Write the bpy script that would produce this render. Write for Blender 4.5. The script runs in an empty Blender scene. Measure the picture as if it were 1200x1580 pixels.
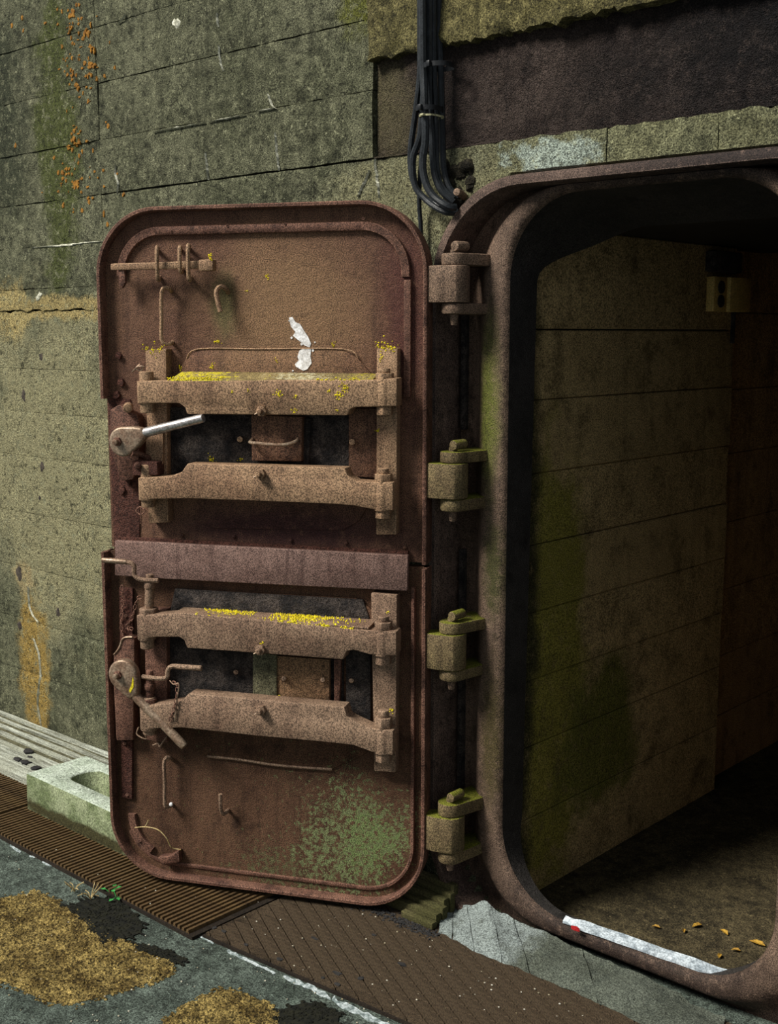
import bpy, bmesh, math, random
from mathutils import Vector, noise, Matrix

# ------------------------------------------------------------------ camera, light, exposure
SC = bpy.context.scene
COL = SC.collection
F_PX, W_PX, H_PX = 1867.0, 1200.0, 1580.0
PITCH, YAW = math.radians(8.4), math.radians(42.3)
CAM = Vector((1.8315, -2.4436, 1.55))
FH = Vector((-math.sin(YAW), math.cos(YAW), 0)); RIGHT = Vector((math.cos(YAW), math.sin(YAW), 0)); UPV = Vector((0, 0, 1))
FWD = FH * math.cos(PITCH) - UPV * math.sin(PITCH)
CUP = UPV * math.cos(PITCH) + FH * math.sin(PITCH)
cam_data = bpy.data.cameras.new('camera'); cam = bpy.data.objects.new('camera', cam_data); COL.objects.link(cam)
cam_data.sensor_fit = 'VERTICAL'; cam_data.sensor_height = 36.0; cam_data.lens = 36.0 * F_PX / H_PX
cam_data.clip_start = 0.05
cam.matrix_world = Matrix(((RIGHT.x, CUP.x, -FWD.x, CAM.x), (RIGHT.y, CUP.y, -FWD.y, CAM.y), (RIGHT.z, CUP.z, -FWD.z, CAM.z), (0, 0, 0, 1)))
SC.camera = cam

world = bpy.data.worlds.new('overcast_sky'); SC.world = world; world.use_nodes = True
bg = world.node_tree.nodes['Background']
bg.inputs[0].default_value = (0.86, 0.93, 1.0, 1); bg.inputs[1].default_value = 0.30
sun_data = bpy.data.lights.new('sun', 'SUN'); sun = bpy.data.objects.new('sun', sun_data); COL.objects.link(sun)
sun_data.energy = 4.7; sun_data.angle = math.radians(20); sun_data.color = (1.0, 0.96, 0.88)
SUN_FROM = Vector((-0.32, -0.62, 0.72)).normalized()
sun.rotation_euler = SUN_FROM.to_track_quat('Z', 'Y').to_euler(); sun.location = (-3, -4, 5)

vs = SC.view_settings
vs.view_transform = 'Standard'; vs.look = 'None'; vs.gamma = 1.0; vs.use_curve_mapping = False
vs.exposure = 0.25

# ------------------------------------------------------------------ measuring helpers
def ray(px, py): return FWD + RIGHT * ((px - 600) / F_PX) - CUP * ((py - 790) / F_PX)
def on_plane(px, py, n, p):
    d = ray(px, py); return CAM + d * ((Vector(p) - CAM).dot(n) / d.dot(n))
def on_wall(px, py, y=0.0): return on_plane(px, py, Vector((0, 1, 0)), (0, y, 0))
def on_floor(px, py, z=0.0): return on_plane(px, py, Vector((0, 0, 1)), (0, 0, z))
def on_side(px, py, x): return on_plane(px, py, Vector((1, 0, 0)), (x, 0, 0))
DOOR_ANG = math.radians(42.3 - 15.6)
HINGE = Vector((-0.10, -0.08, 0))
EX = Vector((math.cos(DOOR_ANG), math.sin(DOOR_ANG), 0)); NY = Vector((-math.sin(DOOR_ANG), math.cos(DOOR_ANG), 0))
def D(px, py, off=0.0):
    p = on_plane(px, py, NY, HINGE - NY * off)
    return Vector(((p - HINGE).dot(EX), -off, p.z))
def D2(px, py, off=0.0):
    v = D(px, py, off); return (v.x, v.z)
def hinge_z(py, px=700): return on_plane(px, py, FH, HINGE).z

# ------------------------------------------------------------------ mesh builder
def catmull(pts, n=6, closed=False):
    pts = [Vector(p) for p in pts]; out = []; m = len(pts)
    rng = range(m) if closed else range(m - 1)
    for i in rng:
        if closed: p0, p1, p2, p3 = pts[(i-1) % m], pts[i], pts[(i+1) % m], pts[(i+2) % m]
        else: p0, p1, p2, p3 = pts[max(i-1, 0)], pts[i], pts[i+1], pts[min(i+2, m-1)]
        for k in range(n):
            t = k / n
            out.append(0.5 * ((2*p1) + (p2-p0)*t + (2*p0-5*p1+4*p2-p3)*t*t + (3*p1-p0-3*p2+p3)*t*t*t))
    if not closed: out.append(pts[-1])
    return out

class MB:
    def __init__(s): s.v = []; s.f = []
    def add(s, vs_, fs): 
        b = len(s.v); s.v += [Vector(v) for v in vs_]; s.f += [[i + b for i in f] for f in fs]; return s
    def box(s, x0, x1, y0, y1, z0, z1):
        return s.add([(x0,y0,z0),(x1,y0,z0),(x1,y1,z0),(x0,y1,z0),(x0,y0,z1),(x1,y0,z1),(x1,y1,z1),(x0,y1,z1)],
                     [(0,3,2,1),(4,5,6,7),(0,1,5,4),(1,2,6,5),(2,3,7,6),(3,0,4,7)])
    def prism(s, poly, y0, y1, axis='y'):
        n = len(poly)
        if axis == 'y': A = [(a, y0, b) for a, b in poly]; B = [(a, y1, b) for a, b in poly]
        elif axis == 'z': A = [(a, b, y0) for a, b in poly]; B = [(a, b, y1) for a, b in poly]
        else: A = [(y0, a, b) for a, b in poly]; B = [(y1, a, b) for a, b in poly]
        return s.add(A + B, [list(range(n)), list(range(2*n-1, n-1, -1))] + [(i, i+n, (i+1) % n + n, (i+1) % n) for i in range(n)])
    def tube(s, pts, r, n=8, closed=False, cap=True):
        pts = [Vector(p) for p in pts]; m = len(pts)
        rad = r if isinstance(r, (list, tuple)) else [r] * m
        t0 = (pts[1] - pts[0]).normalized()
        ref = Vector((0, 0, 1)) if abs(t0.z) < 0.9 else Vector((1, 0, 0))
        nrm = t0.cross(ref).normalized(); V = []; Fc = []
        for i in range(m):
            if closed: t = (pts[(i+1) % m] - pts[i-1]).normalized()
            else: t = (pts[min(i+1, m-1)] - pts[max(i-1, 0)]).normalized()
            nrm = (nrm - t * nrm.dot(t)).normalized(); bn = t.cross(nrm)
            for k in range(n):
                a = 2 * math.pi * k / n
                V.append(pts[i] + (nrm * math.cos(a) + bn * math.sin(a)) * rad[i])
        for i in range(m if closed else m - 1):
            j = (i + 1) % m
            for k in range(n): Fc.append((i*n+k, i*n+(k+1) % n, j*n+(k+1) % n, j*n+k))
        if cap and not closed: Fc += [list(range(n-1, -1, -1)), [(m-1)*n+k for k in range(n)]]
        return s.add(V, Fc)
    def cyl(s, p0, p1, r0, r1=None, n=14): return s.tube([p0, p1], [r0, r0 if r1 is None else r1], n)
    def nut(s, c, r, h, axis=(0, -1, 0), rot=0.0):
        c = Vector(c); ax = Vector(axis).normalized(); return s.tube([c, c + ax * h], r, 6)
    def ball(s, c, r, n=8, m=5):
        c = Vector(c); r = Vector(r) if not isinstance(r, (int, float)) else Vector((r, r, r)); V = []; Fc = []
        for i in range(m + 1):
            th = math.pi * i / m
            for k in range(n):
                a = 2 * math.pi * k / n
                V.append(c + Vector((r.x*math.sin(th)*math.cos(a), r.y*math.sin(th)*math.sin(a), r.z*math.cos(th))))
        for i in range(m):
            for k in range(n): Fc.append((i*n+k, (i+1)*n+k, (i+1)*n+(k+1) % n, i*n+(k+1) % n))
        return s.add(V, Fc)
    def mesh(s, name, mat, org=Vector((0, 0, 0)), bevel=0.0, seg=2, angle=35, jitter=0.0, jscale=30):
        bm = bmesh.new(); vv = [bm.verts.new(v - org) for v in s.v]
        for f in s.f:
            try: bm.faces.new([vv[i] for i in f])
            except ValueError: pass
        bmesh.ops.remove_doubles(bm, verts=bm.verts, dist=1e-6)
        bmesh.ops.recalc_face_normals(bm, faces=bm.faces)
        if bevel:
            es = [e for e in bm.edges if len(e.link_faces) == 2 and e.calc_face_angle(0) > math.radians(35)]
            bmesh.ops.bevel(bm, geom=es, offset=bevel, segments=seg, affect='EDGES', clamp_overlap=True, profile=0.5)
        if jitter:
            for v in bm.verts: v.co += noise.noise_vector((v.co + org) * jscale) * jitter
        me = bpy.data.meshes.new(name); bm.to_mesh(me); bm.free()
        for p in me.polygons: p.use_smooth = True
        me.set_sharp_from_angle(angle=math.radians(angle))
        me.materials.append(mat)
        return me
    def build(s, name, mat, parent=None, **k):
        org = Vector((0, 0, 0))
        q = parent
        while q is not None: org = org + (Vector((0, 0, q.location.z)) if q.rotation_euler.z else q.location); q = q.parent
        o = bpy.data.objects.new(name, s.mesh(name, mat, org, **k)); COL.objects.link(o); o.parent = parent
        return o

def tag(o, label=None, cat=None, group=None, kind=None):
    if label: o['label'] = label
    if cat: o['category'] = cat
    if group: o['group'] = group
    if kind: o['kind'] = kind
    return o
def empty(name, loc=(0, 0, 0), rz=0.0):
    o = bpy.data.objects.new(name, None); o.empty_display_size = 0.1; COL.objects.link(o); o.location = loc; o.rotation_euler.z = rz; return o

# ------------------------------------------------------------------ materials
class NT:
    def __init__(s, name):
        s.m = bpy.data.materials.new(name); s.m.use_nodes = True; s.t = s.m.node_tree; s.t.nodes.clear()
        s.out = s.t.nodes.new('ShaderNodeOutputMaterial'); s.b = s.t.nodes.new('ShaderNodeBsdfPrincipled')
        s.t.links.new(s.b.outputs[0], s.out.inputs[0])
        s.co = s.t.nodes.new('ShaderNodeTexCoord').outputs['Object']
    def n(s, t): return s.t.nodes.new(t)
    def set(s, sock, v):
        if isinstance(v, bpy.types.NodeSocket): s.t.links.new(v, sock)
        else: sock.default_value = v
    def noise(s, scale, detail=4, rough=0.6, stretch=None, dist=0.0):
        x = s.n('ShaderNodeTexNoise'); co = s.co
        if stretch: co = s.vm('MULTIPLY', s.co, stretch)
        s.set(x.inputs['Vector'], co); x.inputs['Scale'].default_value = scale; x.inputs['Detail'].default_value = detail
        x.inputs['Roughness'].default_value = rough; x.inputs['Distortion'].default_value = dist
        return x.outputs['Fac']
    def voro(s, scale, feature='F1'):
        x = s.n('ShaderNodeTexVoronoi'); x.feature = feature; s.set(x.inputs['Vector'], s.co); x.inputs['Scale'].default_value = scale
        return x.outputs['Distance']
    def vm(s, op, a, b=None):
        x = s.n('ShaderNodeVectorMath'); x.operation = op; s.set(x.inputs[0], a)
        if b is not None: s.set(x.inputs[1], b)
        return x.outputs['Value'] if op == 'LENGTH' else x.outputs['Vector']
    def ma(s, op, a, b=0.0, c=0.0, clamp=False):
        x = s.n('ShaderNodeMath'); x.operation = op; x.use_clamp = clamp
        s.set(x.inputs[0], a); s.set(x.inputs[1], b); s.set(x.inputs[2], c); return x.outputs[0]
    def rng(s, v, a, b, lo=0.0, hi=1.0):
        x = s.n('ShaderNodeMapRange'); x.interpolation_type = 'SMOOTHSTEP'; s.set(x.inputs['Value'], v)
        x.inputs['From Min'].default_value = a; x.inputs['From Max'].default_value = b
        x.inputs['To Min'].default_value = lo; x.inputs['To Max'].default_value = hi; return x.outputs[0]
    def mix(s, f, a, b, mode='MIX'):
        x = s.n('ShaderNodeMix'); x.data_type = 'RGBA'; x.blend_type = mode
        s.set(x.inputs['Factor'], f)
        for k, v in (('A', a), ('B', b)):
            so = [q for q in x.inputs if q.name == k and q.type == 'RGBA'][0]
            if isinstance(v, tuple) and len(v) == 3: v = (*v, 1)
            s.set(so, v)
        return [q for q in x.outputs if q.type == 'RGBA'][0]
    def point(s):
        b = s.n('ShaderNodeBevel'); b.samples = 4; b.inputs['Radius'].default_value = 0.005
        g = s.n('ShaderNodeNewGeometry'); x = s.n('ShaderNodeVectorMath'); x.operation = 'DOT_PRODUCT'
        s.set(x.inputs[0], b.outputs[0]); s.set(x.inputs[1], g.outputs['Normal'])
        return s.ma('MULTIPLY', s.ma('SUBTRACT', 1.0, x.outputs['Value']), s.rng(s.noise(35, 4, 0.7), 0.35, 0.6))
    def speck(s, c, r, nscale=110, dens=1.0):
        d = s.vm('DIVIDE', s.vm('SUBTRACT', s.co, tuple(c)), tuple(r))
        v = s.ma('SUBTRACT', 1.0, s.vm('LENGTH', d))
        v = s.ma('ADD', v, s.ma('MULTIPLY', s.ma('SUBTRACT', s.noise(7, 4, 0.7), 0.5), 1.6))
        v = s.ma('MULTIPLY', s.rng(v, -0.25, 0.75), 0.42 * dens)
        return s.rng(s.ma('ADD', s.noise(nscale, 5, 0.8), v), 0.62, 0.70)
    def mask(s, c, r, nscale=20, amp=1.2, w=0.15):
        d = s.vm('DIVIDE', s.vm('SUBTRACT', s.co, tuple(c)), tuple(r))
        v = s.ma('SUBTRACT', 1.0, s.vm('LENGTH', d))
        v = s.ma('ADD', v, s.ma('MULTIPLY', s.ma('SUBTRACT', s.noise(nscale, 6, 0.7), 0.5), amp))
        return s.rng(v, 0.0, w)
    def up(s):
        g = s.n('ShaderNodeNewGeometry'); sp = s.n('ShaderNodeSeparateXYZ'); s.set(sp.inputs[0], g.outputs['Normal']); return sp.outputs['Z']
    def finish(s, col, rough=0.8, metal=0.0, bump=None, strength=0.5, dist=0.01, spec=0.3):
        s.set(s.b.inputs['Base Color'], col); s.set(s.b.inputs['Roughness'], rough); s.set(s.b.inputs['Metallic'], metal)
        s.b.inputs['Specular IOR Level'].default_value = spec
        if bump is not None:
            x = s.n('ShaderNodeBump'); x.inputs['Strength'].default_value = strength; x.inputs['Distance'].default_value = dist
            s.set(x.inputs['Height'], bump); s.t.links.new(x.outputs[0], s.b.inputs['Normal'])
        return s.m

def rust(name, dark, mid, light, big=5.0, grain=360.0, gk=0.75, masks=(), moss=None, rough=0.72, metal=0.15, spec=0.25, bstr=0.55, pits=60.0, streak=True, bscale=0.006, specks=(), wear_highlight=0.0, blot=0.52, mott=0.6):
    t = NT(name)
    c = t.mix(t.rng(t.noise(big, 5, 0.65), 0.32, 0.68), mid, light)
    c = t.mix(t.rng(t.noise(big * 2.3, 6, 0.7), blot, blot + 0.22), c, dark)
    if streak: c = t.mix(t.rng(t.noise(9, 5, 0.65, (3, 3, 0.3)), 0.48, 0.72, 0, 0.6), c, dark); c = t.mix(t.rng(t.noise(11, 5, 0.65, (3.4, 3.4, 0.25)), 0.56, 0.74, 0, 0.35), c, tuple(q * 1.35 for q in light))
    for (cc, rr, colr, ns, amp) in masks: c = t.mix(t.mask(cc, rr, ns, amp, 0.8), c, colr)
    md = t.noise(42, 6, 0.78)
    c = t.mix(t.rng(md, 0.50, 0.68, 0, 0.55 * mott), c, tuple(q * 1.5 for q in light)); c = t.mix(t.rng(md, 0.48, 0.34, 0, 0.8 * mott), c, dark)
    for (cc, rr, colr, ns, dens) in specks: c = t.mix(t.speck(cc, rr, ns, dens), c, colr)
    if wear_highlight: c = t.mix(t.rng(t.point(), 0.01, 0.12, 0, wear_highlight), c, tuple(min(1, q * 1.7 + .015) for q in light))  # lighter edges: painted edge highlights as well as wear
    if moss:
        f = t.ma('MULTIPLY', t.rng(t.up(), 0.25, 0.75), t.rng(t.noise(28, 5, 0.7), 0.3, 0.5)); c = t.mix(f, c, moss)
    g = t.noise(grain, 2, 0.6)
    c = t.mix(gk, c, t.mix(t.rng(g, 0.34, 0.66), (0.12, 0.12, 0.12), (1.9, 1.88, 1.85)), 'MULTIPLY')
    b = t.ma('ADD', t.ma('MULTIPLY', t.noise(pits, 6, 0.7), 1.0), t.ma('MULTIPLY', g, 0.35))
    return t.finish(c, rough, metal, b, bstr, bscale, spec)

M = {}
R_D, R_M, R_L = (0.030, 0.013, 0.008), (0.100, 0.044, 0.027), (0.185, 0.092, 0.057)
lc = lambda px, py, off=0.0, z0=0.0: (D(px, py, off).x, -off, D(px, py, off).z - z0)
ZU, ZL = 0.945, 0.016
M['panel_up'] = rust('rust_panel_upper', (0.035, 0.016, 0.011), (0.105, 0.050, 0.032), (0.165, 0.088, 0.052), big=3.5, masks=[
    (lc(440, 480, 0, ZU), (0.30, 0.5, 0.30), (0.22, 0.13, 0.068), 6, 0.8),
    (lc(345, 470, 0, ZU), (0.05, 0.5, 0.12), (0.13, 0.105, 0.045), 14, 0.8),
    (lc(625, 480, 0, ZU), (0.10, 0.5, 0.35), (0.085, 0.032, 0.024), 6, 0.8),
    (lc(430, 815, 0, ZU), (0.5, 0.5, 0.09), (0.055, 0.022, 0.02), 6, 0.6)])
M['panel_low'] = rust('rust_panel_lower', (0.026, 0.012, 0.007), (0.075, 0.036, 0.02), (0.115, 0.06, 0.034), big=4, specks=[
    (lc(490, 1345, 0, ZL), (0.38, 0.5, 0.12), (0.10, 0.095, 0.043), 62, 0.37),
    (lc(545, 1290, 0, ZL), (0.24, 0.5, 0.23), (0.15, 0.175, 0.078), 62, 0.40),
    (lc(570, 1300, 0, ZL), (0.13, 0.5, 0.15), (0.135, 0.185, 0.065), 80, 0.40)])
M['rust'] = rust('rust_brown', R_D, (0.11, 0.052, 0.034), (0.2, 0.105, 0.07))
M['bar'] = rust('rust_bar', (0.075, 0.042, 0.025), (0.20, 0.118, 0.070), (0.31, 0.20, 0.118), wear_highlight=0.7, big=6, bstr=0.3, pits=170, bscale=0.004, blot=0.68, mott=0.15)
M['bar_low'] = rust('rust_bar_lower', (0.065, 0.037, 0.026), (0.165, 0.102, 0.068), (0.25, 0.168, 0.112), wear_highlight=0.7, big=6, bstr=0.3, pits=170, bscale=0.004, blot=0.68, mott=0.15)
M['plate'] = rust('rust_cover_plate', (0.045, 0.022, 0.019), (0.145, 0.086, 0.07), (0.19, 0.12, 0.1), wear_highlight=0.7, big=6, bstr=0.3, pits=170, bscale=0.004, blot=0.6)
M['rim'] = rust('rust_rim', (0.03, 0.014, 0.010), (0.085, 0.038, 0.026), (0.165, 0.084, 0.057), wear_highlight=0.7, big=8)
M['rough'] = rust('rust_flaking', (0.03, 0.011, 0.008), (0.10, 0.038, 0.027), (0.15, 0.062, 0.044), big=14, bstr=1.0, pits=45, bscale=0.02)
M['soot'] = rust('soot_black', (0.004, 0.004, 0.006), (0.012, 0.011, 0.012), (0.085, 0.068, 0.058), big=24, bstr=1.0, pits=70, rough=0.7, metal=0.0, bscale=0.012)
M['mossy_plate'] = rust('mossy_plate', (0.025, 0.022, 0.012), (0.07, 0.066, 0.036), (0.14, 0.135, 0.08), big=25)
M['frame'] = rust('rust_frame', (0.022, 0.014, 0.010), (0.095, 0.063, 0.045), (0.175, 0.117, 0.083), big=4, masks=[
    ((-0.055, 0, 1.36), (0.06, 0.5, 0.30), (0.10, 0.108, 0.02), 14, 0.9),
    ((-0.03, 0, 0.95), (0.05, 0.5, 0.2), (0.055, 0.052, 0.018), 30, 1.2),
    ((-0.03, 0, 0.5), (0.05, 0.5, 0.3), (0.066, 0.05, 0.02), 30, 1.2),
    ((0.40, 0, -0.10), (0.95, 0.5, 0.42), (0.022, 0.014, 0.011), 9, 0.5),  # darkened foot, shade put into the rust colour
    ((0.5, 0, 1.95), (0.75, 0.5, 0.16), (0.020, 0.014, 0.012), 7, 0.6)])  # dark head: shadow of the rim painted into the frame colour
M['frame_rim'] = rust('rust_frame_rim', (0.025, 0.016, 0.012), (0.065, 0.042, 0.033), (0.14, 0.094, 0.073), wear_highlight=0.7, big=7, masks=[
    ((0.65, 0, 1.95), (0.6, 0.5, 0.3), (0.022, 0.015, 0.013), 7, 0.6)])  # upper right darkened in colour to imitate shade there
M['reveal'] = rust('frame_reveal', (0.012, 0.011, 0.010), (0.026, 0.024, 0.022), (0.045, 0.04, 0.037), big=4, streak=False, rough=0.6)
M['hinge'] = rust('rust_hinge', (0.045, 0.028, 0.019), (0.135, 0.088, 0.06), (0.2, 0.135, 0.093), wear_highlight=0.7, big=9, blot=0.68, mott=0.15)
M['hinge_moss'] = rust('rust_hinge_mossy', (0.045, 0.032, 0.016), (0.12, 0.085, 0.045), (0.165, 0.125, 0.06), big=12, moss=(0.135, 0.14, 0.016), blot=0.68, mott=0.15)
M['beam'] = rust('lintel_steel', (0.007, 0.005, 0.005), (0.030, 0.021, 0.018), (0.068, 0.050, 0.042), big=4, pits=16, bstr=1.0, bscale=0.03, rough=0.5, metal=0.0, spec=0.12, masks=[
    ((-0.40, 0, 2.13), (0.13, 0.5, 0.22), (0.105, 0.09, 0.05), 12, 1.0),
    ((0.95, 0, 2.2), (1.05, 0.5, 0.5), (0.005, 0.005, 0.006), 6, 0.8)])  # black towards the right: light fall-off painted into the steel colour
M['shoulder'] = rust('lichened_shoulder', (0.07, 0.05, 0.025), (0.17, 0.125, 0.05), (0.26, 0.2, 0.085), big=14, specks=[
    (lc(300, 581, .07, ZU), (0.14, 0.5, 0.1), (0.5, 0.43, 0.02), 60, 0.42), (lc(460, 580, .07, ZU), (0.10, 0.5, 0.1), (0.42, 0.38, 0.24), 70, 0.4), (lc(560, 581, .07, ZU), (0.08, 0.5, 0.1), (0.4, 0.34, 0.03), 80, 0.3)])
M['cable'] = rust('black_cable', (0.007, 0.008, 0.010), (0.012, 0.014, 0.016), (0.026, 0.03, 0.034), big=20, gk=0.4, rough=0.34, metal=0, bstr=0.15, streak=False)
def simple(name, a, b, scale=40, rough=0.5, metal=0.0, bstr=0.2, gk=0.5):
    t = NT(name); g = t.noise(220, 2, 0.6)
    c = t.mix(t.rng(t.noise(scale, 5, 0.65), 0.35, 0.65), a, b)
    c = t.mix(gk, c, t.mix(t.rng(g, 0.34, 0.66), (0.35, 0.35, 0.35), (1.6, 1.6, 1.6)), 'MULTIPLY')
    return t.finish(c, rough, metal, t.noise(scale * 2, 5, 0.7), bstr, 0.004)
M['worn'] = simple('worn_steel', (0.36, 0.32, 0.29), (0.62, 0.60, 0.60), 30, 0.36, 0.75)
M['worn_dark'] = simple('worn_steel_rusty', (0.21, 0.13, 0.085), (0.36, 0.27, 0.19), 30, 0.42, 0.45)
M['lichen'] = simple('yellow_lichen', (0.52, 0.42, 0.010), (0.78, 0.66, 0.02), 90, 0.9)
M['lichen_pale'] = simple('pale_lichen_crust', (0.20, 0.16, 0.055), (0.36, 0.30, 0.06), 70, 0.9)
M['paint'] = simple('white_paint', (0.55, 0.53, 0.5), (0.95, 0.95, 0.95), 70, 0.7, gk=0.3)
M['line_paint'] = simple('old_line_paint', (0.13, 0.17, 0.165), (0.52, 0.58, 0.59), 60, 0.8)
M['alu'] = simple('threshold_metal', (0.22, 0.26, 0.29), (0.50, 0.56, 0.60), 45, 0.5, 0.1)
M['red'] = simple('red_tape', (0.3, 0.01, 0.012), (0.4, 0.02, 0.02), 50, 0.6)
M['tie'] = simple('cable_tie_black', (0.008, 0.009, 0.01), (0.016, 0.017, 0.019), 50, 0.4)
M['tie_pale'] = simple('cable_tie_pale', (0.30, 0.28, 0.16), (0.45, 0.43, 0.25), 50, 0.5)
M['leaf_green'] = simple('weed_green', (0.02, 0.16, 0.03), (0.05, 0.32, 0.07), 80, 0.6)
M['straw'] = simple('dry_straw', (0.32, 0.22, 0.08), (0.5, 0.4, 0.2), 60, 0.7)
M['leaf_dry'] = simple('fallen_leaf', (0.28, 0.15, 0.02), (0.4, 0.24, 0.03), 60, 0.7)
M['debris'] = simple('dark_debris', (0.012, 0.012, 0.013), (0.03, 0.028, 0.027), 60, 0.8)
M['moss_dark'] = simple('dark_moss', (0.003, 0.0035, 0.002), (0.011, 0.011, 0.005), 60, 1.0)
M['efflor'] = simple('white_efflorescence', (0.32, 0.32, 0.24), (0.7, 0.69, 0.55), 60, 0.9)
M['orange'] = simple('orange_lichen', (0.20, 0.085, 0.01), (0.32, 0.15, 0.018), 80, 0.9)
M['grit'] = simple('pale_grit', (0.25, 0.2, 0.1), (0.6, 0.58, 0.5), 90, 0.9)
M['stain'] = simple('brown_black_stain', (0.022, 0.018, 0.016), (0.07, 0.055, 0.042), 70, 0.95)
M['boxcover'] = simple('aged_box_plastic', (0.55, 0.38, 0.11), (0.68, 0.48, 0.16), 30, 0.6)

def concrete(name, dark, mid, light, masks=(), big=2.5, gk=0.8, streak=0.5, pitk=0.7, bstr=1.0, bdist=0.02, grain=270, mott=0.7, spk=0.7):
    t = NT(name)
    c = t.mix(t.rng(t.noise(big, 6, 0.65), 0.33, 0.67), mid, light)
    c = t.mix(t.rng(t.noise(big * 4.2, 8, 0.8), 0.47, 0.66, 0, 0.85), c, dark)
    c = t.mix(t.rng(t.noise(7, 5, 0.65, (2.6, 2.6, 0.22)), 0.48, 0.72, 0, streak), c, dark)
    for (cc, rr, colr, ns, amp) in masks: c = t.mix(t.mask(cc, rr, ns, amp * 1.7, 0.45), c, t.mix(t.rng(t.noise(13, 7, 0.8), 0.5, 0.66, 0, 0.75), colr, tuple(q * .3 for q in colr)))
    pit = t.rng(t.noise(75, 3, 0.8), 0.30, 0.42)
    c = t.mix(pitk, c, t.mix(pit, (0.12, 0.12, 0.11), (1, 1, 1)), 'MULTIPLY')
    md = t.noise(26, 6, 0.8)
    c = t.mix(t.ma('MULTIPLY', t.rng(md, 0.5, 0.66), 0.75 * mott), c, tuple(min(1, q * 1.55) for q in light)); c = t.mix(t.ma('MULTIPLY', t.rng(md, 0.47, 0.36), 0.8 * mott), c, dark)
    sp = t.rng(t.noise(58, 4, 0.75), 0.60, 0.70)
    c = t.mix(t.ma('MULTIPLY', sp, spk), c, tuple(min(1, q * 2.2) for q in light))
    g = t.noise(grain, 3, 0.65)
    c = t.mix(gk, c, t.mix(t.rng(g, 0.34, 0.66), (0.13, 0.13, 0.13), (1.95, 1.95, 1.92)), 'MULTIPLY')
    b = t.ma('ADD', t.noise(22, 8, 0.75), t.ma('ADD', t.ma('MULTIPLY', pit, 0.25), t.ma('MULTIPLY', g, 0.3)))
    return t.finish(c, 0.92, 0.0, b, bstr, bdist, 0.2)

C_D, C_M, C_L = (0.022, 0.024, 0.013), (0.094, 0.098, 0.056), (0.17, 0.17, 0.105)
M['wall'] = concrete('board_marked_concrete', C_D, C_M, C_L, mott=1.0, spk=0.95, pitk=0.9, masks=[
    ((-2.05, 0, 1.05), (0.65, 0.5, 0.75), (0.30, 0.275, 0.155), 4, 0.8),
    ((-1.95, 0, 2.2), (0.16, 0.5, 0.6), (0.075, 0.088, 0.025), 6, 1.3),
    ((-2.35, 0, 2.35), (0.25, 0.5, 0.45), (0.05, 0.056, 0.032), 6, 1.0),
    ((-0.30, 0, 1.90), (0.42, 0.5, 0.16), (0.215, 0.205, 0.115), 7, 0.9),
    ((-0.33, 0, 2.42), (0.25, 0.5, 0.2), (0.12, 0.125, 0.022), 8, 1.0),
    ((-2.0, 0, 1.64), (0.6, 0.5, 0.05), (0.40, 0.31, 0.13), 9, 1.2),
    ((-2.3, 0, 1.64), (0.16, 0.5, 0.13), (0.42, 0.33, 0.14), 9, 1.2),
    ((-2.25, 0, 0.28), (0.14, 0.5, 0.34), (0.33, 0.22, 0.06), 12, 0.9),
    ((-2.3, 0, 0.62), (0.1, 0.5, 0.07), (0.36, 0.29, 0.15), 12, 1.2)])
M['wall_over'] = concrete('mossy_overhang_concrete', (0.022, 0.02, 0.009), (0.10, 0.088, 0.032), (0.19, 0.165, 0.07), big=9, mott=1.0, spk=0.6)
M['band'] = concrete('pale_concrete_band', (0.05, 0.052, 0.03), (0.15, 0.145, 0.075), (0.2, 0.2, 0.115), big=6, masks=[
    ((0.13, 0, 1.96), (0.15, 0.5, 0.055), (0.36, 0.42, 0.36), 18, 1.6)])
M['backing'] = concrete('joint_concrete', (0.008, 0.008, 0.006), (0.018, 0.018, 0.012), (0.03, 0.03, 0.02))
M['rubble'] = concrete('dark_rubble', (0.008, 0.007, 0.005), (0.02, 0.017, 0.011), (0.04, 0.034, 0.02), big=12)
M['inner'] = concrete('inner_concrete', (0.15, 0.105, 0.045), (0.40, 0.285, 0.13), (0.50, 0.365, 0.175), mott=0.2, spk=0.1, big=2, streak=0.3, bstr=0.4, pitk=0.4, masks=[
    ((-0.04, 0.30, 0.6), (0.5, 0.22, 0.8), (0.24, 0.21, 0.04), 5, 0.9),
    ((-0.04, 0.12, 0.9), (0.5, 0.12, 1.4), (0.045, 0.042, 0.016), 5, 0.7),
    ((-0.04, 0.55, 0.35), (0.5, 0.25, 0.3), (0.15, 0.145, 0.03), 5, 0.9)])
M['inner_far'] = concrete('inner_far_concrete', (0.15, 0.095, 0.043), (0.36, 0.225, 0.11), (0.45, 0.29, 0.14), mott=0.2, spk=0.1, big=2, bstr=0.4, pitk=0.4)
M['inner_floor'] = concrete('inner_floor', (0.010, 0.008, 0.004), (0.038, 0.030, 0.015), (0.085, 0.067, 0.034), big=4, bstr=0.6)
M['asphalt'] = concrete('wet_asphalt', (0.016, 0.02, 0.016), (0.05, 0.065, 0.053), (0.10, 0.125, 0.105), big=7, streak=0.0, bstr=0.7, grain=260)
M['block'] = concrete('mossy_block', (0.05, 0.06, 0.025), (0.17, 0.2, 0.10), (0.28, 0.31, 0.2), big=9, streak=0.4)
M['block_top'] = concrete('pale_block', (0.12, 0.14, 0.1), (0.33, 0.38, 0.30), (0.48, 0.54, 0.45), big=9, streak=0.0)
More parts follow.
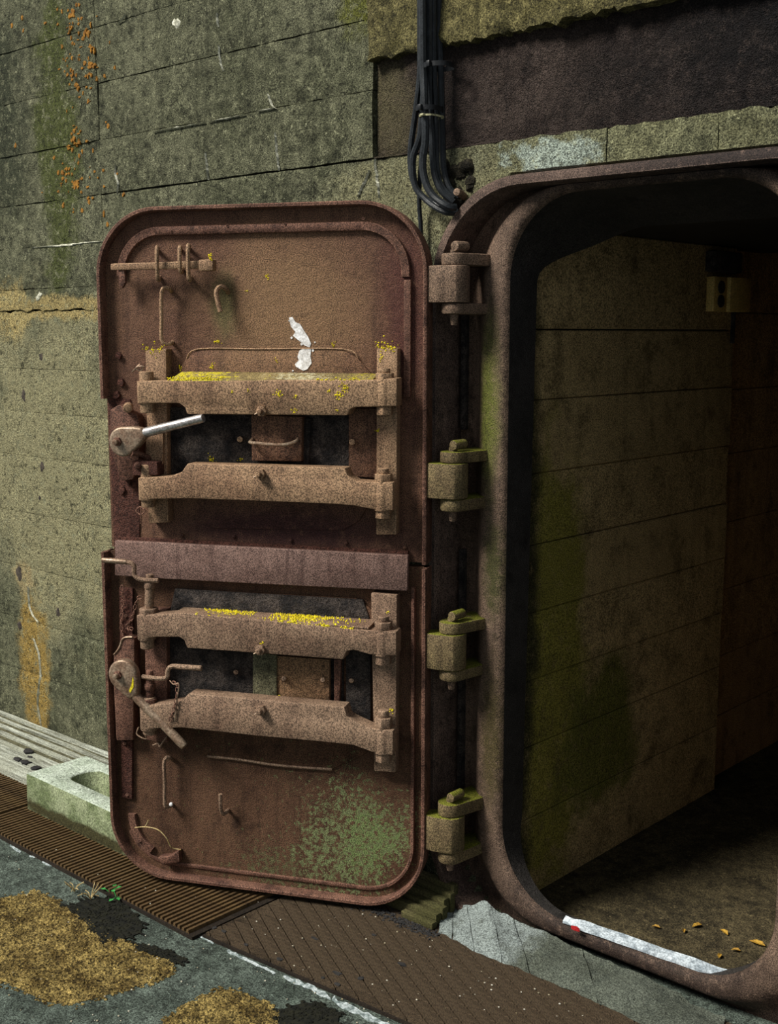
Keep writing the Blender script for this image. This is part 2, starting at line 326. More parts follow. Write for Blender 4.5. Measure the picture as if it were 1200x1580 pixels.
M['cement'] = concrete('grey_cement', (0.035, 0.042, 0.035), (0.08, 0.09, 0.07), (0.12, 0.135, 0.108), big=9, streak=0.0, bstr=0.8, pitk=0.4, mott=0.35, spk=0.1, gk=0.6, masks=[
    ((-0.33, -0.03, 0.02), (0.26, 0.3, 0.3), (0.26, 0.30, 0.29), 12, 0.8)])
M['gravel'] = concrete('ochre_gravel', (0.02, 0.013, 0.004), (0.10, 0.066, 0.018), (0.34, 0.25, 0.085), big=16, streak=0, gk=0.8, grain=150)
M['tread'] = rust('tread_plate_iron', (0.010, 0.007, 0.004), (0.038, 0.026, 0.015), (0.072, 0.051, 0.031), big=5, streak=False, rough=0.7, bstr=0.5)
M['rib'] = rust('ribbed_plate_iron', (0.02, 0.012, 0.006), (0.068, 0.04, 0.018), (0.12, 0.075, 0.03), big=5, streak=False, rough=0.7, bstr=0.5)
M['groove'] = rust('plate_groove', (0.006, 0.004, 0.003), (0.014, 0.010, 0.007), (0.02, 0.014, 0.009), big=5, streak=False, rough=0.8)
def wood(name, dark, mid, light, along=(0.12, 1, 1), sc=30):
    t = NT(name)
    g = t.noise(sc, 6, 0.7, along)
    c = t.mix(t.rng(g, 0.35, 0.65), dark, light); c = t.mix(t.rng(t.noise(6, 4), 0.35, 0.7), c, mid)
    gr = t.noise(200, 2)
    c = t.mix(0.55, c, t.mix(t.rng(gr, 0.34, 0.66), (0.4, 0.4, 0.4), (1.6, 1.6, 1.6)), 'MULTIPLY')
    return t.finish(c, 0.9, 0, t.ma('ADD', g, t.ma('MULTIPLY', gr, 0.3)), 0.8, 0.01, 0.2)
M['timber_pale'] = wood('weathered_pale_timber', (0.10, 0.10, 0.07), (0.33, 0.34, 0.27), (0.55, 0.58, 0.5), (0.05, 1, 1), 95)
M['timber_moss'] = wood('mossy_timber', (0.022, 0.024, 0.008), (0.055, 0.052, 0.018), (0.14, 0.115, 0.055))

# ------------------------------------------------------------------ rounded outlines
def rrect(x0, x1, z0, z1, r, n=10):
    """closed rounded rectangle, starting at left-bottom going up (clockwise seen from the front)"""
    out = []
    for cx, cz, a0 in ((x0 + r, z1 - r, 180), (x1 - r, z1 - r, 90), (x1 - r, z0 + r, 0), (x0 + r, z0 + r, -90)):
        for k in range(n + 1):
            a = math.radians(a0 - 90 * k / n); out.append((cx + r * math.cos(a), cz + r * math.sin(a)))
    return out
def loft(rings):
    mb = MB(); n = len(rings[0][0]); V = []; Fc = []
    for poly, y in rings: V += [(a, y, b) for a, b in poly]
    for i in range(len(rings) - 1):
        for k in range(n): Fc.append((i*n+k, i*n+(k+1) % n, (i+1)*n+(k+1) % n, (i+1)*n+k))
    return mb.add(V, Fc)
def sweep(path, prof, closed=False):
    """path of (x,z) points, prof = closed list of (outward offset, y)"""
    mb = MB(); P = [Vector((a, b)) for a, b in path]; m = len(P); n = len(prof); V = []; Fc = []
    for i in range(m):
        if closed: t = P[(i+1) % m] - P[i-1]
        else: t = P[min(i+1, m-1)] - P[max(i-1, 0)]
        t.normalize(); nr = Vector((-t.y, t.x))
        for o, y in prof: V.append((P[i].x + nr.x*o, y, P[i].y + nr.y*o))
    for i in range(m if closed else m-1):
        j = (i+1) % m
        for k in range(n): Fc.append((i*n+k, i*n+(k+1) % n, j*n+(k+1) % n, j*n+k))
    if not closed: Fc += [list(range(n)), [(m-1)*n+k for k in range(n-1, -1, -1)]]
    return mb.add(V, Fc)
rnd = random.Random(7)

# ================================================================== SETTING: outside wall
IN = (0.0, 0.76, 0.06, 1.88, 0.2); OUT = (-0.185, 0.945, -0.03, 1.898, 0.25); OUTER = (-0.21, 0.97, -0.05, 1.925, 0.27)
def in_rrect(x, z, q, grow=0.0):
    x0, x1, z0, z1, r = q; x0 -= grow; x1 += grow; z0 -= grow; z1 += grow
    if not (x0 < x < x1 and z0 < z < z1): return False
    cx = min(max(x, x0 + r), x1 - r); cz = min(max(z, z0 + r), z1 - r)
    return (x - cx)**2 + (z - cz)**2 < r*r
HOLE = (-0.06, 0.82, -0.1, 1.885, 0.2)
SURF = []
def surf_y(x, z):
    for (x0, x1, z0, z1, y, amp, seed) in SURF:
        if x0 - .004 <= x <= x1 + .004 and z0 - .004 <= z <= z1 + .004: return y + amp * noise.noise((x*6, z*6, seed)) + amp*0.7*noise.noise((x*26, z*26, seed))
    return 0.0
def decal(mb, poly, th=.0022):
    n_ = len(poly); cx = sum(p[0] for p in poly)/n_; cz = sum(p[1] for p in poly)/n_
    if n_ > 14:      # a streak: quads between its two sides
        h = n_//2; V = []
        for i in range(h):
            a, b = poly[i], poly[n_-1-i]; m_ = ((a[0]+b[0])/2, (a[1]+b[1])/2)
            V += [(a[0], surf_y(*a) - .0005, a[1]), (m_[0], surf_y(*m_) - th, m_[1]), (b[0], surf_y(*b) - .0005, b[1])]
        return mb.add(V, [f for i in range(h-1) for f in ((3*i, 3*i+1, 3*i+4, 3*i+3), (3*i+1, 3*i+2, 3*i+5, 3*i+4))])
    V = [(cx, surf_y(cx, cz) - th, cz)] + [(cx + (x-cx)*.75, surf_y(cx + (x-cx)*.75, cz + (z-cz)*.75) - th*.9, cz + (z-cz)*.75) for x, z in poly] + [(x, surf_y(x, z) + .001, z) for x, z in poly]
    return mb.add(V, [(0, 1+i, 1+(i+1) % n_) for i in range(n_)] + [(1+i, 1+n_+i, 1+n_+(i+1) % n_, 1+(i+1) % n_) for i in range(n_)])
def course(x0, x1, z0, z1, y, amp, rag=0.003, res=0.022, hole=True, ragtop=None, ragbot=None, seed=0, depth=0.1):
    """one cast course: displaced front grid with ragged edges and returns"""
    SURF.append((x0, x1, z0, z1, y, amp, seed))
    nx = max(2, int((x1-x0)/res)); nz = max(2, int((z1-z0)/res)); mb = MB(); V = []; Fc = []; idx = {}
    rt = rag if ragtop is None else ragtop; rb = rag if ragbot is None else ragbot
    for i in range(nx+1):
        for j in range(nz+1):
            x = x0 + (x1-x0)*i/nx; t = j/nz; z = z0 + (z1-z0)*t
            if j == 0: z += rb * noise.noise((x*23, seed, 1)) + rb*0.8*noise.noise((x*71, seed, 4))
            if j == nz: z += rt * noise.noise((x*23, seed, 7)) + rt*0.8*noise.noise((x*71, seed, 9))
            edge = 0.003 if j in (0, nz) or i in (0, nx) else 0
            yy = y + amp * noise.noise((x*6, z*6, seed)) + amp*0.7*noise.noise((x*26, z*26, seed)) + edge
            if hole and in_rrect(x, z, OUTER, -0.010): yy = 0.085
            idx[i, j] = len(V); V.append((x, yy, z))
    B = len(V)
    for i in range(nx):
        for j in range(nz):
            a = [idx[i, j], idx[i+1, j], idx[i+1, j+1], idx[i, j+1]]
            cx = sum(V[k][0] for k in a)/4; cz = sum(V[k][2] for k in a)/4
            if hole and in_rrect(cx, cz, HOLE): continue
            Fc.append(a)
    bx = {}
    def back(k):
        if k not in bx: bx[k] = len(V); V.append((V[k][0], y + depth, V[k][2]))
        return bx[k]
    cnt = {}
    for f in Fc:
        for k in range(4):
            e = (f[k], f[(k+1) % 4]); cnt[tuple(sorted(e))] = cnt.get(tuple(sorted(e)), 0) + 1
    for f in list(Fc):
        for k in range(4):
            e = (f[k], f[(k+1) % 4])
            if cnt[tuple(sorted(e))] == 1: Fc.append([e[1], e[0], back(e[0]), back(e[1])])
    return mb.add(V, Fc)

wall = empty('wall_front', (0, 0, 0)); tag(wall, kind='structure')
bk = MB()
bk.box(-3.6, HOLE[0], 0.09, 0.3, -0.1, 3.2); bk.box(HOLE[1], 3.0, 0.09, 0.3, -0.1, 3.2); bk.box(HOLE[0], HOLE[1], 0.09, 0.3, 1.90, 3.2)
bk.box(-3.6, -.25, 0.03, 0.1, -0.1, 3.2); bk.box(-.25, 3.0, 0.03, 0.1, 1.99, 3.2)
bk.build('wall_core', M['backing'], wall)
zs = [3.2, 2.95, 2.74, 2.55, 2.372, 2.19, 2.013, 1.858, 1.71, 1.632, 1.42, 1.26, 1.093, 0.875, 0.66, 0.45, 0.24, -0.02]
for i in range(len(zs) - 1):
    z1, z0 = zs[i], zs[i+1]
    GAPS = {2.372: .0016, 2.19: .0008, 2.013: .0023, 1.858: .0007, 1.71: .001, 1.632: .0016}
    gb = GAPS.get(z0, .0007); gt = GAPS.get(z1, .0007)
    x1 = -0.452 if z0 > 2.0 else 0.0
    if 1.8 < z0 < 2.01: x1 = -0.452
    rt = rb = 0.0018
    if abs(z0 - 1.632) < .01: rb = 0.009
    if abs(z1 - 1.632) < .01: rt = 0.009
    off = rnd.uniform(-0.003, 0.003)
    xs = -1.705 + rnd.uniform(-.004, .004)
    if z0 > 1.6:
        course(-3.6, xs - 0.001, z0 + min(gb, .0009 if gb > .0017 or z0 > 1.7 else .002), z1 - min(gt, .0009 if z1 > 1.7 else .002), off + rnd.uniform(-.002, .002), 0.003, ragtop=rt, ragbot=rb, seed=i*3.1, hole=False).build('concrete_course', M['wall'], wall, angle=60)
        course(xs + 0.001, x1, z0 + gb, z1 - gt, off, 0.003, ragtop=rt, ragbot=rb, seed=i*3.1+1).build('concrete_course', M['wall'], wall, angle=60)
    else:
        course(-3.6, x1, z0 + gb, z1 - gt, off, 0.0035, ragtop=rt, ragbot=rb, seed=i*3.1).build('concrete_course', M['wall'], wall, angle=60)
# band between lintel and frame (ragged concrete), overhang above the lintel, courses right of the frame
edges = [-0.452, -0.03, 0.06, 0.285, 0.56, 1.0, 3.0]
for a, b in zip(edges, edges[1:]):
    course(a + .0008, b - .0008, 1.80 if a < -.4 else 1.885, 2.012, rnd.uniform(-.016, -.006) if a > -.4 else 0.0, 0.007, rag=0.007, seed=a*9).build('concrete_lump', M['band'] if a > -.4 else M['wall'], wall, angle=60)
course(-0.452, -0.21, 1.71, 1.80, 0.0, 0.004, seed=4).build('concrete_course', M['wall'], wall, angle=60)
course(-0.447, 0.06, 2.262, 2.6, -0.022, 0.012, ragbot=0.013, seed=31, depth=.1, res=.011).build('concrete_course', M['wall_over'], wall, angle=60)
course(0.062, 3.0, 2.262, 2.6, -0.026, 0.012, ragbot=0.013, seed=37, depth=.1, res=.011).build('concrete_course', M['wall_over'], wall, angle=60)
course(-0.447, 3.0, 2.6, 3.2, -0.01, 0.006, seed=41).build('concrete_course', M['wall_over'], wall, angle=60)
course(0.85, 3.0, -0.02, 1.80, 0.0, 0.004, seed=43, res=.04).build('concrete_course', M['wall'], wall, angle=60)
# white efflorescence streaks and orange lichen on the wall
def ragged(cx, cz, rx, rz, n=11, j=0.35):
    return [(cx + rx*math.cos(2*math.pi*k/n)*(1+rnd.uniform(-j, j)), cz + rz*math.sin(2*math.pi*k/n)*(1+rnd.uniform(-j, j))) for k in range(n)]
def streak_poly(pts, w):
    flat = abs(pts[-1][0] - pts[0][0]) > 2.5 * abs(pts[-1][1] - pts[0][1])
    L = []; Rr = []; P = catmull([Vector((x, z, 0)) for x, z in pts], 7); m = len(P)
    for i, q in enumerate(P):
        ww = w * (0.15 + 0.85*math.sin(math.pi*(i+.3)/(m-.4))) * rnd.uniform(.5, 1.15); d = rnd.uniform(-.12, .12) * w
        if flat: L.append((q.x, q.y - ww*.3 + d*.4)); Rr.append((q.x, q.y + ww*.3 + d*.4))
        else: L.append((q.x - ww/2 + d, q.y)); Rr.append((q.x + ww/2 + d, q.y))
    return L + Rr[::-1]
for pts in ([(181, 255), (179, 268), (184, 285), (182, 300)], [(318, 235), (320, 250), (321, 265), (323, 278)], [(427, 205), (428, 225), (430, 250), (432, 264)],
            [(415, 145), (418, 155), (421, 163), (428, 168)], [(338, 70), (339, 85), (341, 98), (345, 110)], [(570, 262), (563, 278), (557, 292), (552, 304)], [(579, 245), (580, 268), (583, 288), (584, 306)],
            [(195, 22), (190, 30), (183, 36)], [(238, 204), (262, 199), (290, 194), (318, 189)], [(322, 188), (350, 183), (380, 177)], [(50, 382), (90, 379), (130, 375), (160, 372)], [(398, 172), (425, 167)], [(336, 20), (336, 32), (338, 42)], [(45, 905), (47, 940), (60, 960)], [(52, 985), (60, 1010), (62, 1050), (59, 1085), (64, 1120)]):
    P = [(on_wall(*q).x, on_wall(*q).z) for q in pts]
    decal(MB(), streak_poly(P, 0.013 if pts[0][0] > 500 or pts[0][0] < 60 else 0.009), .0065).build('efflorescence_streak', M['efflor'], wall)
for px, py, r in ((272, 35, .016), (60, 460, .014), (63, 455, .01)):
    q = on_wall(px, py); decal(MB(), ragged(q.x, q.z, r*1.2, r)).build('efflorescence_patch', M['efflor'], wall)
mb = MB()
for px, py, r in ((112, 24, .018), (135, 50, .014), (112, 45, .010), (143, 75, .012), (116, 118, .013), (140, 112, .012), (120, 130, .010), (100, 272, .013), (113, 284, .018), (104, 262, .010), (114, 218, .016), (117, 205, .010), (143, 100, .012)):
    for k in range(5):
        q = on_wall(px + rnd.gauss(0, 4), py + rnd.gauss(0, 4)); decal(mb, ragged(q.x, q.z, r*rnd.uniform(.35, .75), r*rnd.uniform(.35, .75), 9, .5), .003)
for k in range(110):
    px = rnd.gauss(122, 20); py = rnd.choice([rnd.uniform(15, 330), rnd.gauss(60, 40), rnd.gauss(270, 30), rnd.gauss(110, 25)])
    if py < 8: continue
    q = on_wall(px, py); decal(mb, ragged(q.x, q.z, rnd.uniform(.002, .0095), rnd.uniform(.002, .011), 8, .5))
for px, py in ((20, 40), (36, 28), (38, 48), (25, 225), (160, 330), (190, 300), (165, 345)):
    q = on_wall(px, py); decal(mb, ragged(q.x, q.z, .008, .010, 8, .5))
tag(mb.build('orange_lichen', M['orange'], wall), kind='stuff')
# dark blots on the wall
for px, py, r in ((62, 550, .018), (30, 885, .03), (66, 720, .02), (36, 610, .022), (62, 768, .01), (90, 945, .02), (30, 965, .02)):
    q = on_wall(px, py); decal(MB(), ragged(q.x, q.z, r*.8, r, 13), .0012).build('dark_stain_crust', M['stain'], wall)

# lintel
lint = empty('lintel_plate', (0, 0, 0)); tag(lint, 'dark pitted rusty steel lintel plate set in concrete above the doorway', 'lintel')
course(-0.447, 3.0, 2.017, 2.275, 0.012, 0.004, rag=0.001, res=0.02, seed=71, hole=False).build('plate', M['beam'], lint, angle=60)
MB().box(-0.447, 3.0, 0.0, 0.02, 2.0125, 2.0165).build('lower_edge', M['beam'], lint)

# ground
ground = MB().box(-5, 4, -5, 0.1, -0.2, -0.014).build('floor', M['asphalt']); tag(ground, kind='structure')
# inner room
wl = empty('wall_left', (0, 0, 0)); tag(wl, kind='structure')
zi = [1.825, 1.56, 1.375, 1.18, 0.985, 0.80, 0.61, 0.42, 0.21, -0.05]
YC = 1.30
for a, b in zip(zi, zi[1:]):
    MB().box(-0.14, -0.04 + rnd.uniform(-.003, .003), 0.06, YC, b + (.002 if b == 1.56 else .0009), a - (.002 if a == 1.56 else .0009)).build('concrete_course', M['inner'], wl, bevel=.003, seg=1)
MB().box(-0.2, -0.055, 0.06, YC - .01, -0.1, 1.9).build('wall_core', M['backing'], wl)
wf = empty('wall_far_left', (0, 0, 0)); tag(wf, kind='structure')
for a, b in zip([2.0, 1.62, 1.36, 1.14, 0.9, 0.66, 0.42, 0.2, -0.05], [1.62, 1.36, 1.14, 0.9, 0.66, 0.42, 0.2, -0.05]):
    MB().box(-0.18, -0.10 + rnd.uniform(-.004, .004), YC, 3.4, b + .0008, a - .0008).build('concrete_course', M['inner_far'], wf, bevel=.003, seg=1)
MB().box(-0.3, -0.12, YC, 3.4, -.1, 2.1).build('wall_core', M['backing'], wf)
tag(MB().box(-0.3, 2.2, 3.4, 3.5, -0.1, 2.2).build('wall_back', M['inner_far']), kind='structure')
tag(MB().box(1.25, 1.4, 0.3, 3.5, -0.1, 2.2).build('wall_right', M['inner_far']), kind='structure')
ceil = empty('ceiling'); tag(ceil, kind='structure')
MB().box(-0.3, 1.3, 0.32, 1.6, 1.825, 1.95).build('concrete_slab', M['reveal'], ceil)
MB().box(-0.3, 1.3, 1.6, 3.5, 1.90, 2.05).build('concrete_slab', M['inner_far'], ceil)
tag(MB().box(-0.3, 1.4, 0.04, 3.5, -0.2, -0.02).build('floor_inner', M['inner_floor']), kind='structure')

# ================================================================== DOOR FRAME
fr = empty('steel_door_frame', (0, 0, 0)); tag(fr, 'rusty brown steel door frame with rounded corners and raised outer rim', 'door frame')
def rr(q, g=0.0): return rrect(q[0]-g, q[1]+g, q[2]-g, q[3]+g, max(q[4]+g, .02), 14)
rv = loft([(rr(IN, 0.06), 0.135), (rr(IN, 0.0), 0.13), (rr(IN, 0.0), 0.09), (rr(IN, 0.0), 0.05), (rr(IN, 0.0), 0.016)])
for v in rv.v:       # shallow at the sill, deeper at the jambs, a deep rounded soffit at the head
    if v.y > .02:
        t = (v.y - .016) / .114; hd = min(1, max(0, (v.z - 1.68) / .2)); hd = hd*hd*(3 - 2*hd)
        v.y = .016 + .114 * t * (.3 + .7 * min(1, max(0, (v.z - .06) / .3))) + hd * .20 * t
        v.z -= hd * .060 * t * t
rv.build('reveal', M['reveal'], fr, angle=50)
def between(t): return [(a[0] + (b[0]-a[0])*t, a[1] + (b[1]-a[1])*t) for a, b in zip(rr(IN, .016), rr(OUT, 0))]
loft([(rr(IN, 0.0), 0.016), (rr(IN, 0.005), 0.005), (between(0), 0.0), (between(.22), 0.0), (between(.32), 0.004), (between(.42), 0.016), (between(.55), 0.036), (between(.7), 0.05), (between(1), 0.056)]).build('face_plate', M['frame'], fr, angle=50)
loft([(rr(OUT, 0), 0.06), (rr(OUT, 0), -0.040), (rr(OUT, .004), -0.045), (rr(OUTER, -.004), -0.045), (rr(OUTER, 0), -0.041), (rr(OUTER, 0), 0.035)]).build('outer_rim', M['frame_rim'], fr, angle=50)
# gasket strip in the hinge gap
MB().box(-0.172, -0.158, 0.035, 0.058, 1.30, 1.62).build('gasket_strip', M['soot'], fr, bevel=.002)
MB().box(-0.172, -0.158, 0.035, 0.058, 0.2, 0.98).build('gasket_strip', M['soot'], fr, bevel=.002)
HZ = []
for i, (yt, y1, y2, yb, yp) in enumerate(((388, 410, 467, 485, 374), (693, 714, 768, 788, 679), (955, 976, 1030, 1048, 940), (1233, 1256, 1309, 1328, 1216))):
    zt, z1, z2, zb = (hinge_z(q, 700) for q in (yt + 3, y1, y2, yb))
    mat = M['hinge'] if i == 0 else M['hinge_moss']
    def lugpoly(r, tail):
        out = []
        for k in range(13):
            a = math.radians(180 + 180*k/12); out.append((HINGE.x + r*math.cos(a), HINGE.y + r*math.sin(a)))
        return out + [(HINGE.x + r + tail, 0.045), (HINGE.x - r, 0.05)]
    lug = MB().prism(lugpoly(0.033, 0.022), z1 + .001, zt, 'z').build('hinge_lug', mat, fr, bevel=.004)
    MB().prism(lugpoly(0.032, 0.012), zb, z2 - .001, 'z').build('hinge_lug', mat, fr, bevel=.007)
    pin = MB(); c = Vector((HINGE.x, HINGE.y, 0))
    pin.cyl(c + Vector((0, 0, z2 - .03)), c + Vector((0, 0, zt + .010)), 0.011)
    pin.cyl(c + Vector((.012, -.016, zt + .0165)), c + Vector((.012, .030, zt + .0175)), 0.0125, 0.0125)
    pin.build('hinge_pin', mat, lug, bevel=.002)
    MB().cyl(c + Vector((0, 0, zb - .027)), c + Vector((0, 0, zb)), 0.008, 0.012).build('pin_end', M['hinge'], lug, bevel=.002)
    HZ.append((z1, z2, mat))

# ================================================================== DOOR LEAVES
up = empty('steel_door_leaf', (HINGE.x, HINGE.y, ZU), DOOR_ANG)
tag(up, 'rusty upper door leaf with slide bolt, polished lever and white paint splash', 'door')
lo = empty('steel_door_leaf', (HINGE.x, HINGE.y, ZL), DOOR_ANG)
tag(lo, 'rusty lower door leaf with green moss patch and downturned lever', 'door')
XL, XR, ZT, ZB, RC = -0.970, -0.062, 1.877, 0.018, 0.175
ZS = 0.965      # split height
def arc(cx, cz, r, a0, a1, n=12): return [(cx + r*math.cos(math.radians(a0+(a1-a0)*k/n)), cz + r*math.sin(math.radians(a0+(a1-a0)*k/n))) for k in range(n+1)]
def up_path(ins, zl, zr):
    r = RC - ins
    return [(XL+ins, zl)] + arc(XL+RC, ZT-RC, r, 180, 90) + arc(XR-RC, ZT-RC, r, 90, 0) + [(XR-ins, zr)]
XLL = -0.985
def low_path(ins, zl, zr):
    r = RC - ins
    return [(XR-ins, zr)] + arc(XR-RC, ZB+RC, r, 0, -90) + arc(XLL+RC, ZB+RC, r, -90, -180) + [(XLL+ins, zl)]
RIM = [(0, 0.03), (0, -0.028), (-0.002, -0.030), (-0.009, -0.030), (-0.011, -0.028), (-0.012, -0.002), (-0.014, 0.004), (-0.014, 0.03)]
MB().prism(up_path(0.004, ZS, ZS), 0.0, 0.028).build('panel', M['panel_up'], up)
MB().prism(low_path(0.004, ZS - .012, ZS - .012), 0.0, 0.028).build('panel', M['panel_low'], lo)
sweep(up_path(0, 1.375, ZS), RIM).build('rim', M['rim'], up, angle=45)
sweep(low_path(0, ZS - .012, ZS - .012), RIM).build('rim', M['rim'], lo, angle=45)
# flaking plate edge on the left of the upper leaf
MB().prism([(XL+.012, 0.99), (XL+.008, 1.374), (XL+.075, 1.374), (XL+.10, 1.2), (XL+.09, 0.99)], -0.004, 0.02).build('scaled_edge', M['rough'], up, bevel=.002)
# gasket retainer strips
STR = [(0, 0.002), (0, -0.009), (-0.0015, -0.0105), (-0.0205, -0.0105), (-0.022, -0.009), (-0.022, 0.002)]
STR2 = [(0, 0.002), (0, -0.010), (-0.002, -0.012), (-0.008, -0.012), (-0.010, -0.010), (-0.010, 0.002)]
p = up_path(0.050, 1.70, 1.69)
i1, i2 = 7, len(p) - 1
sweep(p[1:9], STR).build('retainer_strip', M['rim'], up, angle=45)
sweep(p[8:18], STR).build('retainer_strip', M['rim'], up, angle=45)
sweep(p[17:], STR).build('retainer_strip', M['rim'], up, angle=45)
a = D2(628, 432); b = D2(626, 612)
MB().box(a[0]-.006, a[0]+.012, -0.011, 0.001, b[1], a[1]).build('retainer_strip', M['rim'], up, bevel=.002)
q = low_path(0.034, 0.885, 0.90)
sweep(q[:10], STR2).build('retainer_strip', M['rim'], lo, angle=45)
sweep(q[9:24], [(o, y*.45) for o, y in STR2]).build('retainer_strip', M['rim'], lo, angle=45)
q = low_path(0.046, 0.885, 0.90); sweep(q[-10:-1], STR).build('retainer_strip', M['rim'], lo, angle=45)
sl = MB().prism([D2(186, 905), D2(207, 907), D2(206, 1232), D2(190, 1228)], -0.010, 0.001).build('retainer_strip', M['rough'], lo, bevel=.002)
for px, py in ((192, 1147), (196, 1226), (215, 1297), (194, 950), (193, 1010)):
    MB().tube([D(px, py, .009), D(px, py, .013)], .005, 8).build('rivet', M['rim'], lo)
for px, py in ((351, 348), (440, 345), (265, 357), (560, 337)):
    MB().tube([D(px, py, .008), D(px, py, .0125)], .004, 8).build('rivet', M['rim'], up)
for px, py in ((281, 826), (361, 828), (449, 834), (534, 838), (625, 845), (229, 770), (238, 800)):
    MB().ball(D(px, py, .002), (.006, .006, .006), 8, 4).build('rivet', M['panel_up'], up)

# hinge straps (belong to the leaves, wrap the pins)
for i, (z1, z2, mat) in enumerate(HZ):
    leaf = up if i < 2 else lo
    r = 0.038; poly = [(XR - .001, 0.022), (XR - .001, -0.024)]
    poly += [(-0.035, -0.034), (0.012, -r)] + [(r*math.cos(math.radians(t)), r*math.sin(math.radians(t))) for t in range(-60, 91, 15)] + [(-0.01, 0.03)]
    MB().prism([(a, b) for a, b in poly], z2, z1, 'z').build('hinge_strap', mat, leaf, bevel=.003, angle=40)

# ---- pieces shared by both leaves
def rod(leaf, name, pts, r, mat, n=8, sub=5, parent=None): return MB().tube(catmull(pts, sub), r, n).build(name, mat, parent or leaf, bevel=0)
def hexbolt(leaf, px, py, off, r=.0145, h=.017, mat=None, pinned=True):
    c = D(px, py, off); b = MB(); b.nut(c + Vector((0, .004, 0)), r, h); o = b.build('bolt', mat or M['bar'], leaf, bevel=.0015)
    MB().cyl(c + Vector((0, -h + .003, 0)), c + Vector((0, -h - .010, 0)), r*.5, r*.45, 10).build('bolt_end', mat or M['bar'], o, bevel=.001)
    if pinned: MB().cyl(c + Vector((-.013, -h - .004, -.008)), c + Vector((.006, -h - .004, .003)), .002, n=6).build('cotter_pin', M['worn_dark'], o)
    return o
def bar(leaf, pts, off, back, mat, bev=.004):
    return MB().prism([D2(x, y, off) for x, y in pts], -off, -back).build('clamp_bar', mat, leaf, bevel=bev, seg=2)
OFF, BACK = 0.085, 0.034

# ================= upper leaf
hatch = [(272, 580), (288, 553), (306, 538), (528, 538), (552, 552), (572, 575), (574, 770), (555, 803), (530, 818), (330, 815), (300, 802), (282, 785)]
MB().prism([D2(*q) for q in hatch], -0.006, 0.002).build('hatch_plate', M['panel_up'], up, bevel=.0025)
rod(up, 'weld_bead', [D(288, 553, .006), D(306, 538.5, .007), D(400, 538.5, .007), D(528, 538.5, .007), D(552, 552, .006)], .0018, M['bar'], 6, 4)
MB().prism([D2(262, 628, .008), D2(580, 632, .008), D2(578, 738, .008), D2(262, 732, .008)], -0.012, 0.002).build('gasket_panel', M['soot'], up, bevel=.002)
MB().prism([D2(538, 630, .013), D2(583, 630, .013), D2(583, 738, .013), D2(538, 734, .013)], -0.016, 0.002).build('gasket_panel_end', M['panel_up'], up, bevel=.002)
MB().prism([D2(470, 645, .012), D2(482, 645, .012), D2(478, 720, .012), D2(468, 720, .012)], -0.024, 0.002).build('gasket_ridge', M['soot'], up, bevel=.003)
# vertical mounting bars
MB().prism([D2(224, 540, .034), D2(256, 538, .034), D2(259, 806, .034), D2(229, 808, .034)], -0.034, 0.002).build('mounting_bar', M['bar'], up, bevel=.003)
MB().prism([D2(581, 537, .034), D2(613, 537, .034), D2(611, 825, .034), D2(580, 825, .034)], -0.034, 0.002).build('mounting_bar', M['bar'], up, bevel=.003)
cb = bar(up, [(212, 588), (240, 587), (578, 586), (600, 584), (612, 583), (612, 627), (568, 628), (548, 628), (540, 631), (535, 641), (288, 639), (285, 629), (276, 622), (250, 622), (212, 622)], OFF, BACK, M['bar'])
# sloping weld shoulder on top of the bar, crusted with lichen
sh = MB(); A, B = D2(262, 586, OFF), D2(572, 586, OFF)
z_top = D2(400, 577, .03)[1]
sh.prism([(-OFF + .001, A[1] - .006), (-BACK, A[1] - .006), (-.010, z_top + .004), (-.03, z_top), (-OFF + .001, A[1] + .001)], A[0], B[0], 'x')
sh.build('bar_shoulder', M['shoulder'], cb, bevel=.002)
bar(up, [(213, 737), (240, 736), (262, 735), (280, 728), (289, 715), (532, 722), (536, 734), (548, 742), (575, 744), (606, 744), (606, 788), (575, 786), (545, 780), (500, 777), (400, 773), (290, 769), (240, 770), (215, 771)], OFF, BACK, M['bar'])
def pivot(leaf, px, yt0, yt1, yb0, yb1, mat, pxb=None):
    ztop, z1, z2, zbot = (D(px, y, .06).z for y in (yt0, yt1, yb0, yb1)); x = D(px, yt1, .06).x; c = Vector((x, -.062, 0))
    e = empty('pivot_bolt'); e.parent = leaf
    e.location = (0, 0, 0)
    MB().cyl(c + Vector((0, 0, z2)), c + Vector((0, 0, z1 - .003)), .026, n=18).build('barrel', mat, e, bevel=.002)
    MB().tube([c + Vector((0, 0, z1 - .003)), c + Vector((0, 0, z1 + (ztop-z1)*.62))], .024, 6).build('hex_head', mat, e, bevel=.002)
    MB().cyl(c + Vector((0, 0, z1 + (ztop-z1)*.6)), c + Vector((0, 0, ztop)), .0145, n=12).build('bolt_tip', mat, e, bevel=.002)
    MB().tube([c + Vector((0, 0, zbot)), c + Vector((0, 0, z2 + .001))], .022, 6).build('nut', mat, e, bevel=.002)
pivot(up, 594, 568, 588, 626, 640, M['bar']); pivot(up, 592, 722, 745, 787, 799, M['bar'])
def leftend(leaf, px, y0, y1, mat, yc0, yc1):
    x = D(px, y0, .06).x; c = Vector((x, -.060, 0)); e = MB()
    e.cyl(c + Vector((0, 0, D(px, y1, .06).z)), c + Vector((0, 0, D(px, y0, .06).z)), .025, n=18); e.build('bar_end', mat, leaf, bevel=.002)
    f = MB(); f.cyl(c + Vector((0, 0, D(px, yc1, .06).z)), c + Vector((0, 0, D(px, yc0, .06).z)), .019, n=16); f.build('bar_end_pin', mat, leaf, bevel=.003)
leftend(up, 226, 588, 622, M['bar'], 573, 637); leftend(up, 228, 737, 771, M['bar'], 716, 782)
hexbolt(up, 405, 634, OFF); hexbolt(up, 403, 731, OFF)
